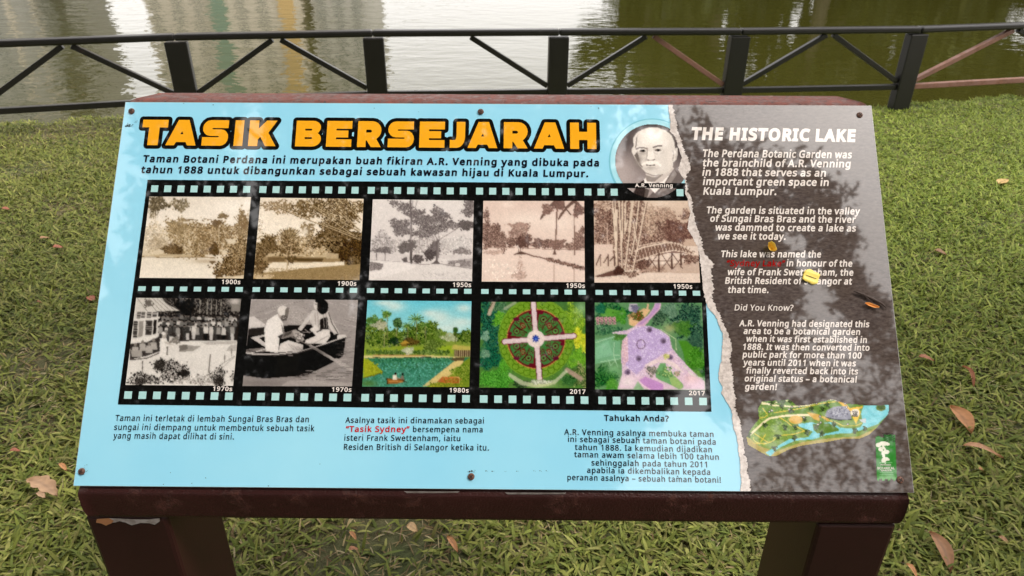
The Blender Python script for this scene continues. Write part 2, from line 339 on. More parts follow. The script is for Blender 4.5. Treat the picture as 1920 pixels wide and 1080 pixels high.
# vector outlines of the letters used on the board: character, advance, loops
GLYPHS = """!108:65 81,43 81,32 286,75 286|29 22,31 34,36 43,44 47,54 49,63 47,71 43,77 34,79 22,77 9,71 1,63 -4,54 -6,44 -4,36 1,31 9
,107:77 42,73 27,68 12,62 -5,56 -21,49 -37,43 -52,16 -52,20 -36,24 -19,28 -2,31 15,34 32,36 47,74 47
.107:29 22,31 34,36 43,44 47,53 49,63 47,71 43,77 34,79 22,77 9,71 1,63 -4,53 -6,44 -4,36 1,31 9
0229:210 144,208 111,204 81,198 56,188 35,175 18,158 6,138 -2,114 -4,85 0,61 14,43 35,30 64,22 101,20 144,22 187,29 223,41 252,59 273,84 286,114 291,144 286,168 273,186 252,199 223,207 187|55 144,56 108,61 78,68 55,80 39,95 29,114 26,134 29,149 39,160 55,168 78,173 108,174 144,173 179,168 209,160 231,149 248,134 257,114 261,95 257,80 248,68 231,61 209,56 179
1229:142 0,108 0,108 200,108 211,108 220,108 227,109 235,109 242,109 249,103 243,98 239,92 234,85 227,54 202,36 226,113 286,142 286
2229:209 0,19 0,19 29,94 105,114 126,131 144,144 160,153 177,159 194,161 212,157 233,147 248,131 257,110 260,91 258,74 253,58 244,41 233,22 257,34 266,47 274,61 281,76 286,93 289,110 290,135 288,156 281,173 270,186 255,194 236,197 214,195 192,188 172,177 153,162 133,144 114,123 93,64 34,64 32,209 32
5229:110 176,138 173,161 166,180 153,195 137,204 116,206 91,203 64,194 40,178 21,157 7,131 -1,99 -4,78 -3,58 0,40 5,25 12,25 45,41 37,60 31,81 27,100 26,120 28,137 33,151 41,162 53,168 69,170 88,166 113,153 131,131 142,99 146,87 145,73 144,60 142,50 140,32 151,43 286,186 286,186 254,73 254,66 171,74 173,85 174,97 175
7229:55 0,172 254,18 254,18 286,210 286,210 259,93 0
8229:114 290,138 288,159 282,176 273,189 259,197 242,200 222,198 206,193 192,184 180,173 169,160 160,146 152,162 143,178 133,191 121,201 108,207 92,209 74,206 52,198 33,184 17,165 6,142 -2,115 -4,87 -2,63 5,44 16,31 31,22 50,20 73,22 91,28 107,37 120,50 132,64 142,79 150,66 158,54 168,43 179,35 191,31 206,29 222,32 242,40 259,53 273,71 282,91 288|54 73,58 53,69 38,88 28,115 24,140 28,159 38,171 54,175 74,173 87,167 98,158 109,147 117,132 126,115 133,108 135,92 127,79 119,68 109,60 99,56 87|114 262,94 259,78 251,67 238,63 221,65 207,70 196,79 186,89 179,102 172,116 165,129 172,141 178,151 186,159 196,164 207,165 221,162 238,151 251,135 259
9229:209 164,208 140,205 115,200 92,193 70,183 49,170 31,153 17,132 5,107 -2,77 -4,68 -4,58 -3,49 -2,41 0,41 30,49 28,58 26,67 25,76 25,102 27,122 34,139 45,152 59,161 76,167 96,171 118,173 140,170 140,164 132,155 123,145 117,133 111,119 108,102 107,79 110,59 117,43 130,30 147,23 168,20 194,23 222,31 245,45 265,63 279,86 287,111 290,131 288,150 282,166 273,180 259,192 241,201 220,207 194|111 261,89 257,71 244,59 223,55 194,58 169,68 151,85 139,110 135,128 137,143 143,156 151,165 162,171 175,173 187,172 200,169 213,164 226,158 237,149 247,138 254,126 259
?174:56 91,57 106,59 118,63 128,70 139,78 149,90 160,104 172,114 182,121 190,126 199,129 208,130 219,127 236,117 249,102 257,81 259,63 258,47 254,32 249,17 243,5 271,22 278,40 285,61 289,84 290,118 286,143 271,158 249,164 220,162 203,158 189,151 177,141 166,130 155,116 144,105 133,96 124,90 116,87 107,85 98,84 87,84 81,56 81|47 22,49 34,54 43,62 47,72 49,81 47,89 43,94 34,96 22,94 9,89 1,81 -4,72 -6,62 -4,54 1,49 9
A256:219 0,184 89,71 89,36 0,0 0,112 287,144 287,256 0|141 207,140 212,137 219,134 227,132 236,129 244,128 250,125 242,123 234,121 226,119 219,117 213,115 207,83 121,173 121
B261:121 286,168 282,202 270,222 249,229 215,228 199,223 185,215 174,205 164,191 157,175 152,175 150,192 146,207 140,221 130,231 118,237 102,239 81,236 57,227 37,212 21,193 9,168 2,140 0,39 0,39 286|128 164,159 167,178 176,189 191,192 211,188 232,175 245,154 253,122 255,75 255,75 164|75 134,75 30,133 30,165 34,186 45,197 62,200 84,199 98,194 111,185 121,172 128,154 133,130 134
C253:162 259,140 257,120 251,103 241,89 228,78 211,69 191,64 169,63 143,65 110,74 82,87 59,106 42,131 31,161 28,180 28,197 31,214 34,230 39,230 8,213 2,197 -1,178 -3,156 -4,116 1,83 14,57 36,39 65,28 102,24 144,27 175,33 203,45 228,60 249,79 267,103 280,131 288,162 290,184 289,204 286,224 281,241 273,227 243,213 249,197 254,180 257
D293:268 146,264 102,250 65,229 37,199 16,162 4,119 0,39 0,39 286,127 286,168 282,202 270,230 250,251 223,264 188|230 145,227 179,218 207,202 229,181 244,154 252,122 255,75 255,75 31,114 31,165 38,201 60,223 95
E223:199 0,39 0,39 286,199 286,199 255,75 255,75 165,192 165,192 134,75 134,75 32,199 32
F208:75 0,39 0,39 286,199 286,199 255,75 255,75 153,191 153,191 121,75 121
G292:163 151,262 151,262 11,239 4,215 0,190 -3,162 -4,121 0,87 14,60 35,40 65,28 101,24 143,29 185,42 221,64 250,93 272,129 286,173 290,196 289,218 286,239 281,258 273,245 242,228 248,210 254,191 257,171 259,139 255,112 245,91 228,75 205,65 176,62 143,65 111,73 83,87 59,108 42,135 31,170 27,187 28,202 29,215 31,226 34,226 119,163 119
H297:258 0,222 0,222 134,75 134,75 0,39 0,39 286,75 286,75 165,222 165,222 286,258 286
I136:119 0,16 0,16 21,50 28,50 257,16 265,16 286,119 286,119 265,86 257,86 28,119 21
K248:248 0,206 0,104 137,75 111,75 0,39 0,39 286,75 286,75 145,87 159,99 172,112 186,124 200,202 286,244 286,130 162
L210:39 0,39 286,75 286,75 32,200 32,200 0
N305:266 0,224 0,71 238,69 238,70 228,70 216,71 203,72 189,72 175,72 160,72 0,39 0,39 286,81 286,233 49,235 49,235 57,234 69,233 82,233 97,232 111,232 125,232 286,266 286
O313:289 144,287 112,280 83,270 58,255 36,237 19,214 6,187 -1,157 -4,125 -1,98 7,75 19,57 37,43 58,32 83,26 112,24 144,28 185,39 221,57 250,83 272,116 286,157 291,197 286,229 272,255 251,274 221,285 185|63 144,65 110,73 81,85 58,104 41,127 31,157 27,186 31,210 41,228 58,241 81,248 110,251 144,245 192,228 228,199 251,157 259,128 256,104 245,85 228,73 205,65 177
P243:115 286,163 281,196 264,216 238,222 202,221 185,216 168,209 153,197 139,182 128,162 119,137 113,108 111,75 111,75 0,39 0,39 286|111 255,75 255,75 142,104 142,129 144,149 148,165 156,176 167,183 182,185 200,180 225,167 242,144 252
R249:118 286,150 284,177 277,197 266,211 250,219 230,222 205,220 184,214 167,204 153,192 143,179 134,165 128,243 0,201 0,132 118,75 118,75 0,39 0,39 286|116 255,75 255,75 149,118 149,148 152,169 163,181 180,185 203,183 220,177 233,168 243,155 250,137 254
S220:201 77,198 53,189 33,174 17,153 6,128 -2,99 -4,83 -4,68 -2,54 0,42 2,30 6,20 10,20 44,37 38,56 32,78 29,101 27,120 29,136 33,149 40,158 49,163 60,165 73,164 86,159 97,151 106,139 115,121 123,98 132,81 139,66 147,53 155,43 165,34 176,29 188,25 201,24 217,27 239,36 256,50 271,68 281,90 288,115 290,138 289,159 286,178 281,194 274,183 243,168 249,151 254,133 258,115 259,98 257,85 253,74 247,67 239,62 229,61 217,62 204,67 193,74 184,86 176,102 168,123 159,146 150,166 139,181 128,192 114,199 97
T223:130 0,93 0,93 255,4 255,4 286,219 286,219 255,130 255
U293:257 101,254 73,245 48,229 26,208 10,180 -1,145 -4,98 3,64 25,43 59,36 102,36 286,72 286,72 101,77 70,91 47,114 32,147 27,171 30,189 37,204 48,213 63,219 81,221 101,221 286,257 286
V241:241 286,138 0,102 0,0 286,38 286,102 103,106 91,110 80,113 70,116 60,118 50,120 40,122 50,125 60,128 70,131 81,134 92,138 103,202 286
Y227:113 146,188 286,227 286,132 111,132 0,95 0,95 109,0 286,39 286
a225:115 219,150 214,174 201,188 179,192 146,192 0,167 0,160 30,158 30,149 20,139 11,129 4,117 0,103 -3,86 -4,68 -2,52 3,38 11,27 24,21 40,18 60,25 88,44 109,76 123,121 128,158 130,158 142,155 165,146 180,132 187,113 190,97 189,81 185,67 180,53 174,42 200,57 207,75 213,95 217|126 104,92 100,70 91,59 77,55 59,58 44,66 33,79 27,94 24,119 28,140 39,153 59,158 86,158 105
b247:69 231,69 217,69 205,68 195,67 186,69 186,80 199,95 209,113 216,136 219,172 212,200 191,218 156,225 107,222 74,214 46,200 24,182 8,161 -1,136 -4,113 -2,95 5,80 15,69 27,67 27,59 0,34 0,34 305,69 305|130 189,109 187,94 181,82 170,75 154,71 134,69 109,69 107,73 72,82 46,101 31,131 25,156 31,174 47,184 72,188 108,184 143,174 169,156 184
c192:120 -4,93 -1,70 8,50 22,35 44,25 72,22 106,25 142,35 171,51 192,71 207,95 216,123 219,139 218,154 216,168 212,179 207,168 178,158 182,146 185,134 187,122 188,102 186,86 179,74 167,65 152,60 131,59 107,60 83,65 63,74 47,86 36,101 29,120 26,136 27,151 30,164 34,176 39,176 8,164 3,152 -1,137 -3
d247:110 -4,74 3,46 24,28 59,22 107,28 156,46 191,75 212,111 219,126 218,140 215,152 210,162 203,170 196,177 187,180 187,179 194,178 203,177 212,177 219,177 305,213 305,213 0,184 0,179 29,177 29,170 20,162 12,152 6,140 0,126 -3|116 25,145 30,164 44,174 67,178 100,178 107,174 142,164 168,146 184,115 190,91 184,73 167,62 140,59 106,62 72,73 47,91 31
e226:117 219,143 216,165 207,182 192,195 173,203 149,206 122,206 101,59 101,64 69,77 45,99 31,127 26,146 27,163 30,179 35,196 41,196 10,180 4,164 -1,146 -3,126 -4,97 -1,72 8,51 24,35 46,25 73,22 106,25 139,34 166,48 189,67 205,90 216|117 190,94 186,77 174,65 154,59 129,169 129,167 146,163 161,156 173,146 182,133 188
f138:133 188,79 188,79 0,44 0,44 188,6 188,6 204,44 216,44 229,46 254,52 273,62 288,76 299,93 305,113 307,126 306,137 305,147 302,155 300,146 272,139 274,131 276,123 277,114 278,98 275,88 266,81 251,79 229,79 215,133 215
g247:110 219,130 217,149 211,164 201,178 186,180 186,184 215,213 215,213 -4,210 -32,202 -55,189 -73,170 -86,146 -94,116 -96,94 -95,74 -93,55 -89,39 -83,39 -50,55 -57,75 -63,96 -66,118 -67,143 -63,162 -51,174 -32,178 -6,178 2,178 8,178 16,178 24,179 28,177 28,165 14,149 4,131 -2,111 -4,74 3,46 25,28 60,22 107,28 153,46 189,73 211|115 189,98 187,84 180,73 168,65 152,60 131,59 107,62 72,73 46,91 30,116 25,131 26,144 29,155 34,163 42,170 53,174 65,177 81,178 99,178 107,176 134,171 154,163 170,151 181,135 187
h248:69 215,69 208,69 200,68 192,67 185,70 185,77 195,87 204,98 210,110 215,123 218,137 219,161 216,180 210,196 200,206 185,213 165,215 140,215 0,180 0,180 138,178 160,169 176,154 186,132 189,111 187,95 180,83 169,75 154,71 134,69 111,69 0,34 0,34 305,69 305
i103:69 215,69 0,34 0,34 215|52 296,60 294,66 290,71 283,73 273,71 263,66 256,60 252,52 251,44 252,37 256,33 263,31 273,33 283,37 290,44 294
j103:9 -96,-1 -96,-9 -95,-16 -93,-22 -91,-22 -63,-16 -64,-10 -66,-3 -67,4 -67,16 -65,26 -60,32 -50,34 -33,34 215,69 215,69 -32,68 -51,63 -67,55 -79,43 -89,28 -94|31 273,33 283,37 290,44 294,52 296,60 294,66 290,71 283,73 273,71 263,66 256,60 252,52 251,44 252,37 256,33 263
k214:69 146,69 138,68 129,68 119,67 111,69 111,72 115,76 120,81 126,86 132,91 138,95 142,163 215,204 215,117 123,211 0,168 0,93 100,69 79,69 0,34 0,34 305,69 305
l103:69 0,34 0,34 305,69 305
m375:270 219,302 214,324 200,338 176,342 140,342 0,308 0,308 138,305 160,297 176,283 186,264 189,237 185,219 171,209 149,206 119,206 0,171 0,171 138,170 154,166 167,160 177,152 184,141 188,127 189,107 187,93 180,82 169,75 154,71 135,69 111,69 0,34 0,34 215,63 215,68 186,70 186,77 196,86 204,97 211,108 215,120 218,133 219,156 217,175 210,189 199,199 183,201 183,214 199,230 210,250 217
n248:138 219,171 214,196 200,210 176,215 140,215 0,180 0,180 138,178 160,169 176,154 186,132 189,102 184,83 169,73 145,69 111,69 0,34 0,34 215,63 215,68 186,70 186,78 196,88 204,99 211,111 215,124 218
o243:221 108,219 83,214 60,205 41,194 25,179 13,162 3,142 -2,121 -4,100 -2,81 3,65 13,50 25,38 41,29 60,24 83,22 108,25 141,34 168,49 190,69 206,93 216,122 219,149 216,173 206,193 190,208 168,218 141|59 108,60 84,65 64,74 47,86 35,102 28,121 25,141 28,157 35,169 47,178 64,183 84,184 108,183 132,178 152,169 168,157 179,141 187,121 189,93 184,73 168,62 142
p247:136 219,172 212,200 191,218 157,225 108,222 74,214 46,200 24,183 9,161 -1,136 -4,120 -3,107 0,95 5,85 12,76 19,69 27,67 27,68 20,69 10,69 0,69 -8,69 -96,34 -96,34 215,63 215,68 186,69 186,76 194,85 202,95 209,106 215,120 218|130 189,110 187,95 181,84 171,76 156,71 138,69 115,69 108,71 83,75 63,83 47,94 35,110 28,131 25,149 28,163 36,174 49,182 66,186 86,188 108,184 141,174 167,156 184
r166:134 219,141 219,147 218,154 218,160 217,155 184,150 185,144 186,138 187,132 187,120 186,108 182,98 175,88 167,80 157,74 144,71 130,69 115,69 0,34 0,34 215,63 215,67 176,69 176,76 187,85 197,95 206,107 213,120 217
s192:174 59,171 40,164 24,151 12,134 3,113 -2,88 -4,67 -3,50 0,34 4,21 10,21 42,35 36,52 30,70 26,89 24,112 27,128 33,137 43,140 56,139 64,136 71,129 77,120 83,106 90,87 98,68 106,51 114,38 123,28 133,22 146,20 162,26 186,43 204,68 215,101 219,120 218,138 215,154 211,170 204,158 176,144 182,129 186,114 189,99 190,80 188,66 183,57 175,54 164,55 156,59 149,66 143,77 137,91 131,109 123,128 115,144 107,157 99,166 88,172 75
t145:106 25,114 25,122 26,130 28,136 29,136 2,129 0,120 -2,110 -4,100 -4,84 -3,69 2,56 10,46 22,39 39,37 63,37 188,6 188,6 204,37 219,51 264,72 264,72 215,134 215,134 188,72 188,72 63,75 46,82 34,92 27
u248:214 215,214 0,185 0,180 28,178 28,170 18,160 10,149 4,137 -1,124 -3,110 -4,86 -2,67 4,51 15,40 30,34 49,32 74,32 215,67 215,67 77,70 54,79 38,94 28,115 25,137 28,153 34,165 45,173 61,177 80,178 103,178 215
v204:81 0,0 215,38 215,83 88,87 79,90 69,94 58,97 48,99 39,101 31,102 31,104 39,107 48,110 58,114 69,117 79,120 88,166 215,204 215,122 0
w315:173 121,170 130,168 138,166 146,164 154,162 161,160 168,159 174,158 178,156 178,155 174,154 168,153 161,151 154,149 146,147 138,145 129,142 121,103 0,63 0,4 215,41 215,71 101,74 89,77 77,79 66,82 55,83 45,85 36,86 36,88 42,89 49,91 56,92 64,94 72,96 80,99 87,101 94,139 215,177 215,214 94,217 85,220 75,223 64,225 54,227 45,229 37,230 37,231 45,233 54,236 65,238 76,241 89,245 101,275 215,311 215,251 0,210 0
x212:85 110,11 215,51 215,106 134,161 215,201 215,127 110,205 0,165 0,106 86,47 0,7 0
y204:0 215,38 215,85 93,88 82,92 72,95 62,98 52,101 43,103 34,104 34,107 46,112 60,117 77,123 93,166 215,204 215,112 -30,104 -48,94 -65,83 -78,69 -88,53 -94,34 -96,25 -96,17 -95,10 -94,4 -93,4 -65,9 -66,15 -67,21 -67,28 -67,40 -66,50 -63,58 -57,65 -50,71 -40,76 -29,87 -1
z188:173 0,16 0,16 23,131 188,22 188,22 215,170 215,170 188,56 27,173 27
–200:16 92,16 123,184 123,184 92
“144:139 286,135 270,132 253,128 236,124 219,121 203,119 188,81 188,78 192,82 207,87 223,93 239,100 255,107 271,113 286|65 286,61 270,57 253,54 236,50 219,47 203,45 188,7 188,5 192,9 207,14 223,20 239,26 255,33 271,39 286
”144:139 282,135 267,130 251,124 235,118 219,111 203,105 188,78 188,82 204,86 221,90 238,93 255,96 272,99 286,136 286|65 282,61 267,56 251,50 235,44 219,37 203,30 188,5 188,8 200,10 212,13 225,16 238,18 251,21 263,23 275,24 286,62 286"""
# ------------------------------------------------------------------ ground, bank, water
SHX = []; SHY = []
for px, py in ((-900, 250), (-300, 238), (0, 230), (90, 226), (160, 219), (235, 220), (420, 216), (800, 206), (1250, 199), (1600, 195), (1690, 197), (1800, 187), (1920, 181), (2300, 168), (2900, 150)):
    p = on_z(px, py, 0.0); SHX.append(p[0]); SHY.append(p[1])
SHX = [-60.0] + SHX + [70.0]; SHY = [3.4] + SHY + [13.0]
def shore(x):
    return np.interp(x, SHX, SHY)
def smooth(t):
    t = np.clip(t, 0, 1); return t * t * (3 - 2 * t)
def ground_z(x, y):
    s = y - shore(x) - 0.05 * np.sin(x * 7.1) - 0.04 * np.sin(x * 17.3 + 1)
    z = -0.75 * smooth((s + 0.10) / 0.75) - 1.2 * smooth((s - 1) / 6)
    z = z + 2.6 * smooth((y - 52) / 8)
    return z + 0.012 * np.sin(x * 2.3 + y * 1.1) * np.cos(y * 2.9 - x)
gx = np.unique(np.concatenate([np.linspace(-400, -14, 24), np.linspace(-14, 14, 200), np.linspace(14, 400, 24)]))
gy = np.unique(np.concatenate([np.linspace(-300, -4, 16), np.linspace(-4, 12, 150), np.linspace(12, 48, 12), np.linspace(48, 66, 20), np.linspace(66, 600, 12)]))
GXX, GYY = np.meshgrid(gx, gy)
V = np.stack([GXX, GYY, ground_z(GXX, GYY)], -1).reshape(-1, 3)
nx, ny = len(gx), len(gy)
I = (np.arange(ny - 1)[:, None] * nx + np.arange(nx - 1)[None]).ravel()
F = np.stack([I, I + 1, I + nx + 1, I + nx], -1)
M['soil'] = mat('lawn_soil', (0.08, 0.07, 0.03), 0.95)
_n = NT(M['soil'])
_a = _n.ramp(_n.noise(38, 6, 0.7), [(0.32, (0.040, 0.036, 0.014)), (0.55, (0.085, 0.090, 0.030)), (0.72, (0.16, 0.125, 0.065))])
_b = _n.ramp(_n.noise(1.7, 4, 0.6), [(0.42, (0.05, 0.075, 0.018)), (0.62, (0.14, 0.10, 0.055))])
_n.base(_n.mix(0.5, _a, _b)); _n.bump(_n.noise(60, 5, 0.7), 0.8, 0.02)
g = big_mesh('ground', V, F.ravel(), np.full(len(F), 4), M['soil'])
tag(g, kind='structure')

M['water'] = mat('lake_water', (0.034, 0.033, 0.006), 0.02, IOR=1.33)
_n = NT(M['water'])
wv = _n.noise(2.1, 3, 0.5, (0.75, 1.0, 1), 0.25)
wv2 = _n.noise(7.5, 2, 0.5, (0.55, 1.25, 1), 0.2)
_sx = _n.n('ShaderNodeSeparateXYZ'); _n.l(_n.co, _sx.inputs[0])          # breeze ruffles the open left side, the right lies calm
_mr = _n.n('ShaderNodeMapRange', clamp=True); _n.l(_sx.outputs['X'], _mr.inputs['Value'])
for _i, _v in ((1, -1.5), (2, 2.6), (3, 1.0), (4, 0.30)): _mr.inputs[_i].default_value = _v
def _mul(x):
    q = _n.n('ShaderNodeMath', operation='MULTIPLY'); _n.l(x, q.inputs[0]); _n.l(_mr.outputs[0], q.inputs[1]); return q.outputs[0]
b1 = _n.bump(_mul(wv), 0.5, 0.040)
_n.bump(_mul(wv2), 0.5, 0.0085, b1)
WZ = -0.24
wt_ = mesh_obj('lake_water', [(-380, 2.0, WZ), (380, 2.0, WZ), (380, 58, WZ), (-380, 58, WZ)], [(0, 1, 2, 3)], M['water'])
tag(wt_, kind='structure')

# ------------------------------------------------------------------ lawn grass (one uncountable object)
def vnoise(x, y, s, seed=0):
    """cheap value noise for patches"""
    r = np.random.default_rng(seed).random((64, 64))
    fx, fy = x * s, y * s
    ix, iy = np.floor(fx).astype(int), np.floor(fy).astype(int)
    tx, ty = smooth(fx - ix), smooth(fy - iy)
    g = lambda a, b: r[a % 64, b % 64]
    return (g(ix, iy) * (1 - tx) + g(ix + 1, iy) * tx) * (1 - ty) + (g(ix, iy + 1) * (1 - tx) + g(ix + 1, iy + 1) * tx) * ty
def patchiness(x, y):
    return 0.55 * vnoise(x, y, 1.1, 3) + 0.3 * vnoise(x, y, 3.1, 4) + 0.15 * vnoise(x, y, 8.0, 5)
def dry_amount(x, y):
    """0 lush .. 1 worn; the worn spots are the ones in the photograph"""
    d = smooth((patchiness(x, y) - 0.60) / 0.22) * 0.55
    for px, py, r, s in ((720, 1015, 0.24, 1.15), (600, 1040, 0.12, 0.8), (60, 690, 0.24, 0.8), (30, 790, 0.2, 0.55), (1000, 1000, 0.12, 0.4), (450, 1010, 0.16, 0.5), (120, 250, 0.5, 0.5), (1870, 780, 0.3, 0.35)):
        c = on_z(px, py, 0)
        d = np.maximum(d, s * np.exp(-((x - c[0]) ** 2 + ((y - c[1]) * 1.3) ** 2) / r ** 2))
    return np.clip(d, 0, 1)
def make_grass():
    bx, by = [], []
    for y0, y1, dens in ((0.55, 1.2, 8500), (1.2, 2.2, 12500), (2.2, 3.2, 11000), (3.2, 4.4, 9500), (4.4, 5.6, 8000), (5.6, 7.4, 6500)):
        xm = 0.80 * y1 + 0.75
        n = int(2 * xm * (y1 - y0) * dens)
        x = rng.uniform(-xm, xm, n); y = rng.uniform(y0, y1, n)
        bx.append(x); by.append(y)
    x = np.concatenate(bx); y = np.concatenate(by)
    s = y - shore(x)
    dry = dry_amount(x, y)
    keep = (s < 0.10 + rng.random(len(x)) * 0.12) & (rng.random(len(x)) > 0.80 * dry)
    x, y, s, dry = x[keep], y[keep], s[keep], dry[keep]
    n = len(x)
    z = ground_z(x, y)
    far = np.clip((y - 1.2) / 4.5, 0, 1)
    straw = rng.random(n) < (0.11 + 0.55 * dry)
    L = rng.uniform(0.026, 0.066, n) * (1 - 0.12 * far) * np.where(straw, 0.9, 1.0)
    wd = rng.uniform(0.0019, 0.0050, n) * (1.1 - 0.30 * far) * np.where(straw, 0.45, 1.0)
    az = rng.uniform(0, 2 * np.pi, n)
    t0 = np.radians(rng.uniform(6, 62, n))          # start elevation
    t0 = np.where(straw, np.radians(rng.uniform(2, 35, n)), t0)
    bend = np.radians(rng.uniform(15, 70, n))
    dx, dy = np.cos(az), np.sin(az)
    sx, sy = -dy, dx
    twist = rng.uniform(-0.5, 0.5, n)
    V = np.zeros((n, 7, 3)); cx = np.zeros(n); cz = rng.uniform(-0.004, 0.012, n)
    prof = (0.75, 1.0, 0.72)
    tprev = 0.0
    for k, t in enumerate((0.0, 0.36, 0.72, 1.0)):
        if k:
            e = t0 - bend * (tprev + t) / 2
            cx = cx + L * (t - tprev) * np.cos(e); cz = cz + L * (t - tprev) * np.sin(e)
        tprev = t
        c = np.stack([x + dx * cx, y + dy * cx, z + np.maximum(cz, 0.001)], -1)
        if k < 3:
            hw = wd * prof[k]
            off = np.stack([sx * hw, sy * hw, hw * twist], -1)
            V[:, 2 * k] = c - off; V[:, 2 * k + 1] = c + off
        else:
            V[:, 6] = c
    base = np.array([[0.120, 0.140, 0.032], [0.086, 0.110, 0.025], [0.168, 0.180, 0.050], [0.205, 0.205, 0.075], [0.140, 0.135, 0.050]])
    col = base[rng.choice(5, n, p=[0.33, 0.25, 0.2, 0.1, 0.12])] * np.array([1.24, 1.24, 0.98])
    sc = np.array([[0.30, 0.23, 0.11], [0.23, 0.165, 0.075], [0.16, 0.105, 0.05], [0.36, 0.30, 0.17]])
    col = np.where(straw[:, None], sc[rng.choice(4, n)], col)
    col = col * rng.uniform(0.75, 1.25, n)[:, None]
    col = col * (1 + 0.25 * (vnoise(x, y, 0.8, 9) - 0.5))[:, None]
    lush = smooth((x + 0.2) / 2.0) * smooth((y - 1.0) / 3)           # fresher turf towards the right bank
    col = col * (1 + lush[:, None] * np.array([0.16, 0.34, -0.10]))
    C = np.repeat(col[:, None, :], 7, 1)
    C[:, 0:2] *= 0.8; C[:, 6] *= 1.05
    o = (np.arange(n) * 7)[:, None]
    loops = (o + np.array([[0, 1, 3, 2, 2, 3, 5, 4, 4, 5, 6]])).ravel()
    tot = np.tile([4, 4, 3], n)
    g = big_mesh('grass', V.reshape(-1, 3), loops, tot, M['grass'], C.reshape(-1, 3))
    tag(g, kind='stuff')
make_grass()

# ------------------------------------------------------------------ trees and houses
def leaf_cards(c, r, n, size, pal, shell=0.35, flat=1.0):
    """n leaf-sized quads spread through an ellipsoid: returns verts, colours"""
    d = rng.normal(size=(n, 3)); d /= np.linalg.norm(d, axis=1)[:, None]
    rad = (shell + (1 - shell) * rng.random(n) ** 0.6)
    p = np.asarray(c) + d * rad[:, None] * np.asarray(r)
    return cards_at(p, size, pal, flat)
def cards_at(p, size, pal, flat=1.0):
    n = len(p)
    a = rng.normal(size=(n, 3)); a[:, 2] *= flat; a /= np.linalg.norm(a, axis=1)[:, None]
    b = np.cross(a, rng.normal(size=(n, 3))); b /= np.linalg.norm(b, axis=1)[:, None] + 1e-9
    s = size * rng.uniform(0.6, 1.35, n)[:, None]
    V = np.stack([p - a * s, p + b * s * 0.42 - a * s * 0.1, p + a * s, p - b * s * 0.42 + a * s * 0.1], 1)
    pal = np.asarray(pal)
    C = pal[rng.integers(0, len(pal), n)] * rng.uniform(0.7, 1.3, n)[:, None]
    return V, np.repeat(C[:, None], 4, 1)
def cards_obj(name, parts, parent):
    V = np.concatenate([q[0] for q in parts]).reshape(-1, 3); C = np.concatenate([q[1] for q in parts]).reshape(-1, 3)
    return big_mesh(name, V, np.arange(len(V)), np.full(len(V) // 4, 4), M['leaves'], C, parent)
def tree(label, loc, h, spread, pal, size=0.45, n=3200, low=0.15, group='trees on the far bank', blobs=14):
    x, y = loc; z = float(ground_z(np.array(x), np.array(y)))
    root = empty('lakeside_tree', (x, y, z))
    tag(root, label, 'tree', group)
    tk = MB(); tops = []
    bend = rng.normal(0, 0.25, 2)
    tk.tube([(0, 0, -0.3), (bend[0] * .4, bend[1] * .4, h * 0.3), (bend[0], bend[1], h * 0.75)], [h * 0.028, h * 0.02, h * 0.008], 9)
    parts = []
    for k in range(blobs):
        a = rng.uniform(0, 2 * math.pi); q = rng.random() ** 0.5
        zz = h * (low + (0.95 - low) * rng.random())
        env = math.sin(math.pi * min(max((zz / h - low * 0.4) / (1.02 - low * 0.4), 0.05), 0.97)) ** 0.6
        c = np.array([spread * q * env * math.cos(a), spread * q * env * math.sin(a), zz])
        r = spread * rng.uniform(0.26, 0.42)
        parts.append(leaf_cards(c, (r, r, r * 0.8), n // blobs, size, np.asarray(pal) * rng.uniform(0.65, 1.4)))
        if k % 2 == 0:
            tk.tube([(bend[0] * .4, bend[1] * .4, h * rng.uniform(0.25, 0.5)), c * 0.6 + np.array([0, 0, zz * 0.35]), c], [h * 0.012, h * 0.008, h * 0.003], 6)
    tk.build('trunk', M['bark'], root, smooth=True)
    cards_obj('crown', parts, root)
    return root
GREEN = [(0.046, 0.058, 0.010), (0.066, 0.076, 0.014), (0.030, 0.042, 0.008), (0.085, 0.090, 0.020)]
GREY = [(0.27, 0.275, 0.25), (0.21, 0.215, 0.195), (0.32, 0.325, 0.30)]
AX = lambda px: (px - 960) / 1381.0
for px, D, h, sp, lab in ((1165, 62, 26, 4.6, 'tall dark green tree nearest the open sky, mirrored in the middle of the lake'),
                          (1330, 60, 27, 6.0, 'dense green tree mirrored in the lake behind the third bay'),
                          (1520, 58, 25, 6.2, 'broad green tree mirrored in the lake above the plate and rail'),
                          (1720, 60, 28, 6.5, 'high green tree mirrored behind the leaning dark post'),
                          (1930, 57, 24, 6.3, 'bushy green tree mirrored beside the faded red brown brace'),
                          (1425, 63, 20, 6.0, 'lower green tree filling the gap between two taller crowns'),
                          (1620, 64, 21, 6.5, 'second row green tree between the broad and the high crowns'),
                          (1830, 64, 22, 6.5, 'green tree at the back, between the high and the bushy crowns'),
                          (1245, 65, 21, 5.0, 'slim green tree half hidden behind the dark edge tree'),
                          (1215, 59, 25, 5.0, 'green tree mirrored between the first and the second crown of the dark group'),
                          (1640, 59, 25, 5.5, 'green tree mirrored left of the leaning dark post'),
                          (1790, 58, 26, 5.5, 'green tree mirrored just right of the leaning dark post'),
                          (2150, 58, 24, 7.0, 'rightmost green tree of the far bank')):
    tree(lab, (AX(px) * D, D), h, sp, GREEN, 0.72, 6500, 0.02, blobs=20)
for px, D, h, sp, lab in ((132, 58, 17, 1.7, 'narrow grey green tree beside the gap of pale sky'),):
    tree(lab, (AX(px) * D, D), h, sp, GREY, 0.66, 6000, 0.02, blobs=20)

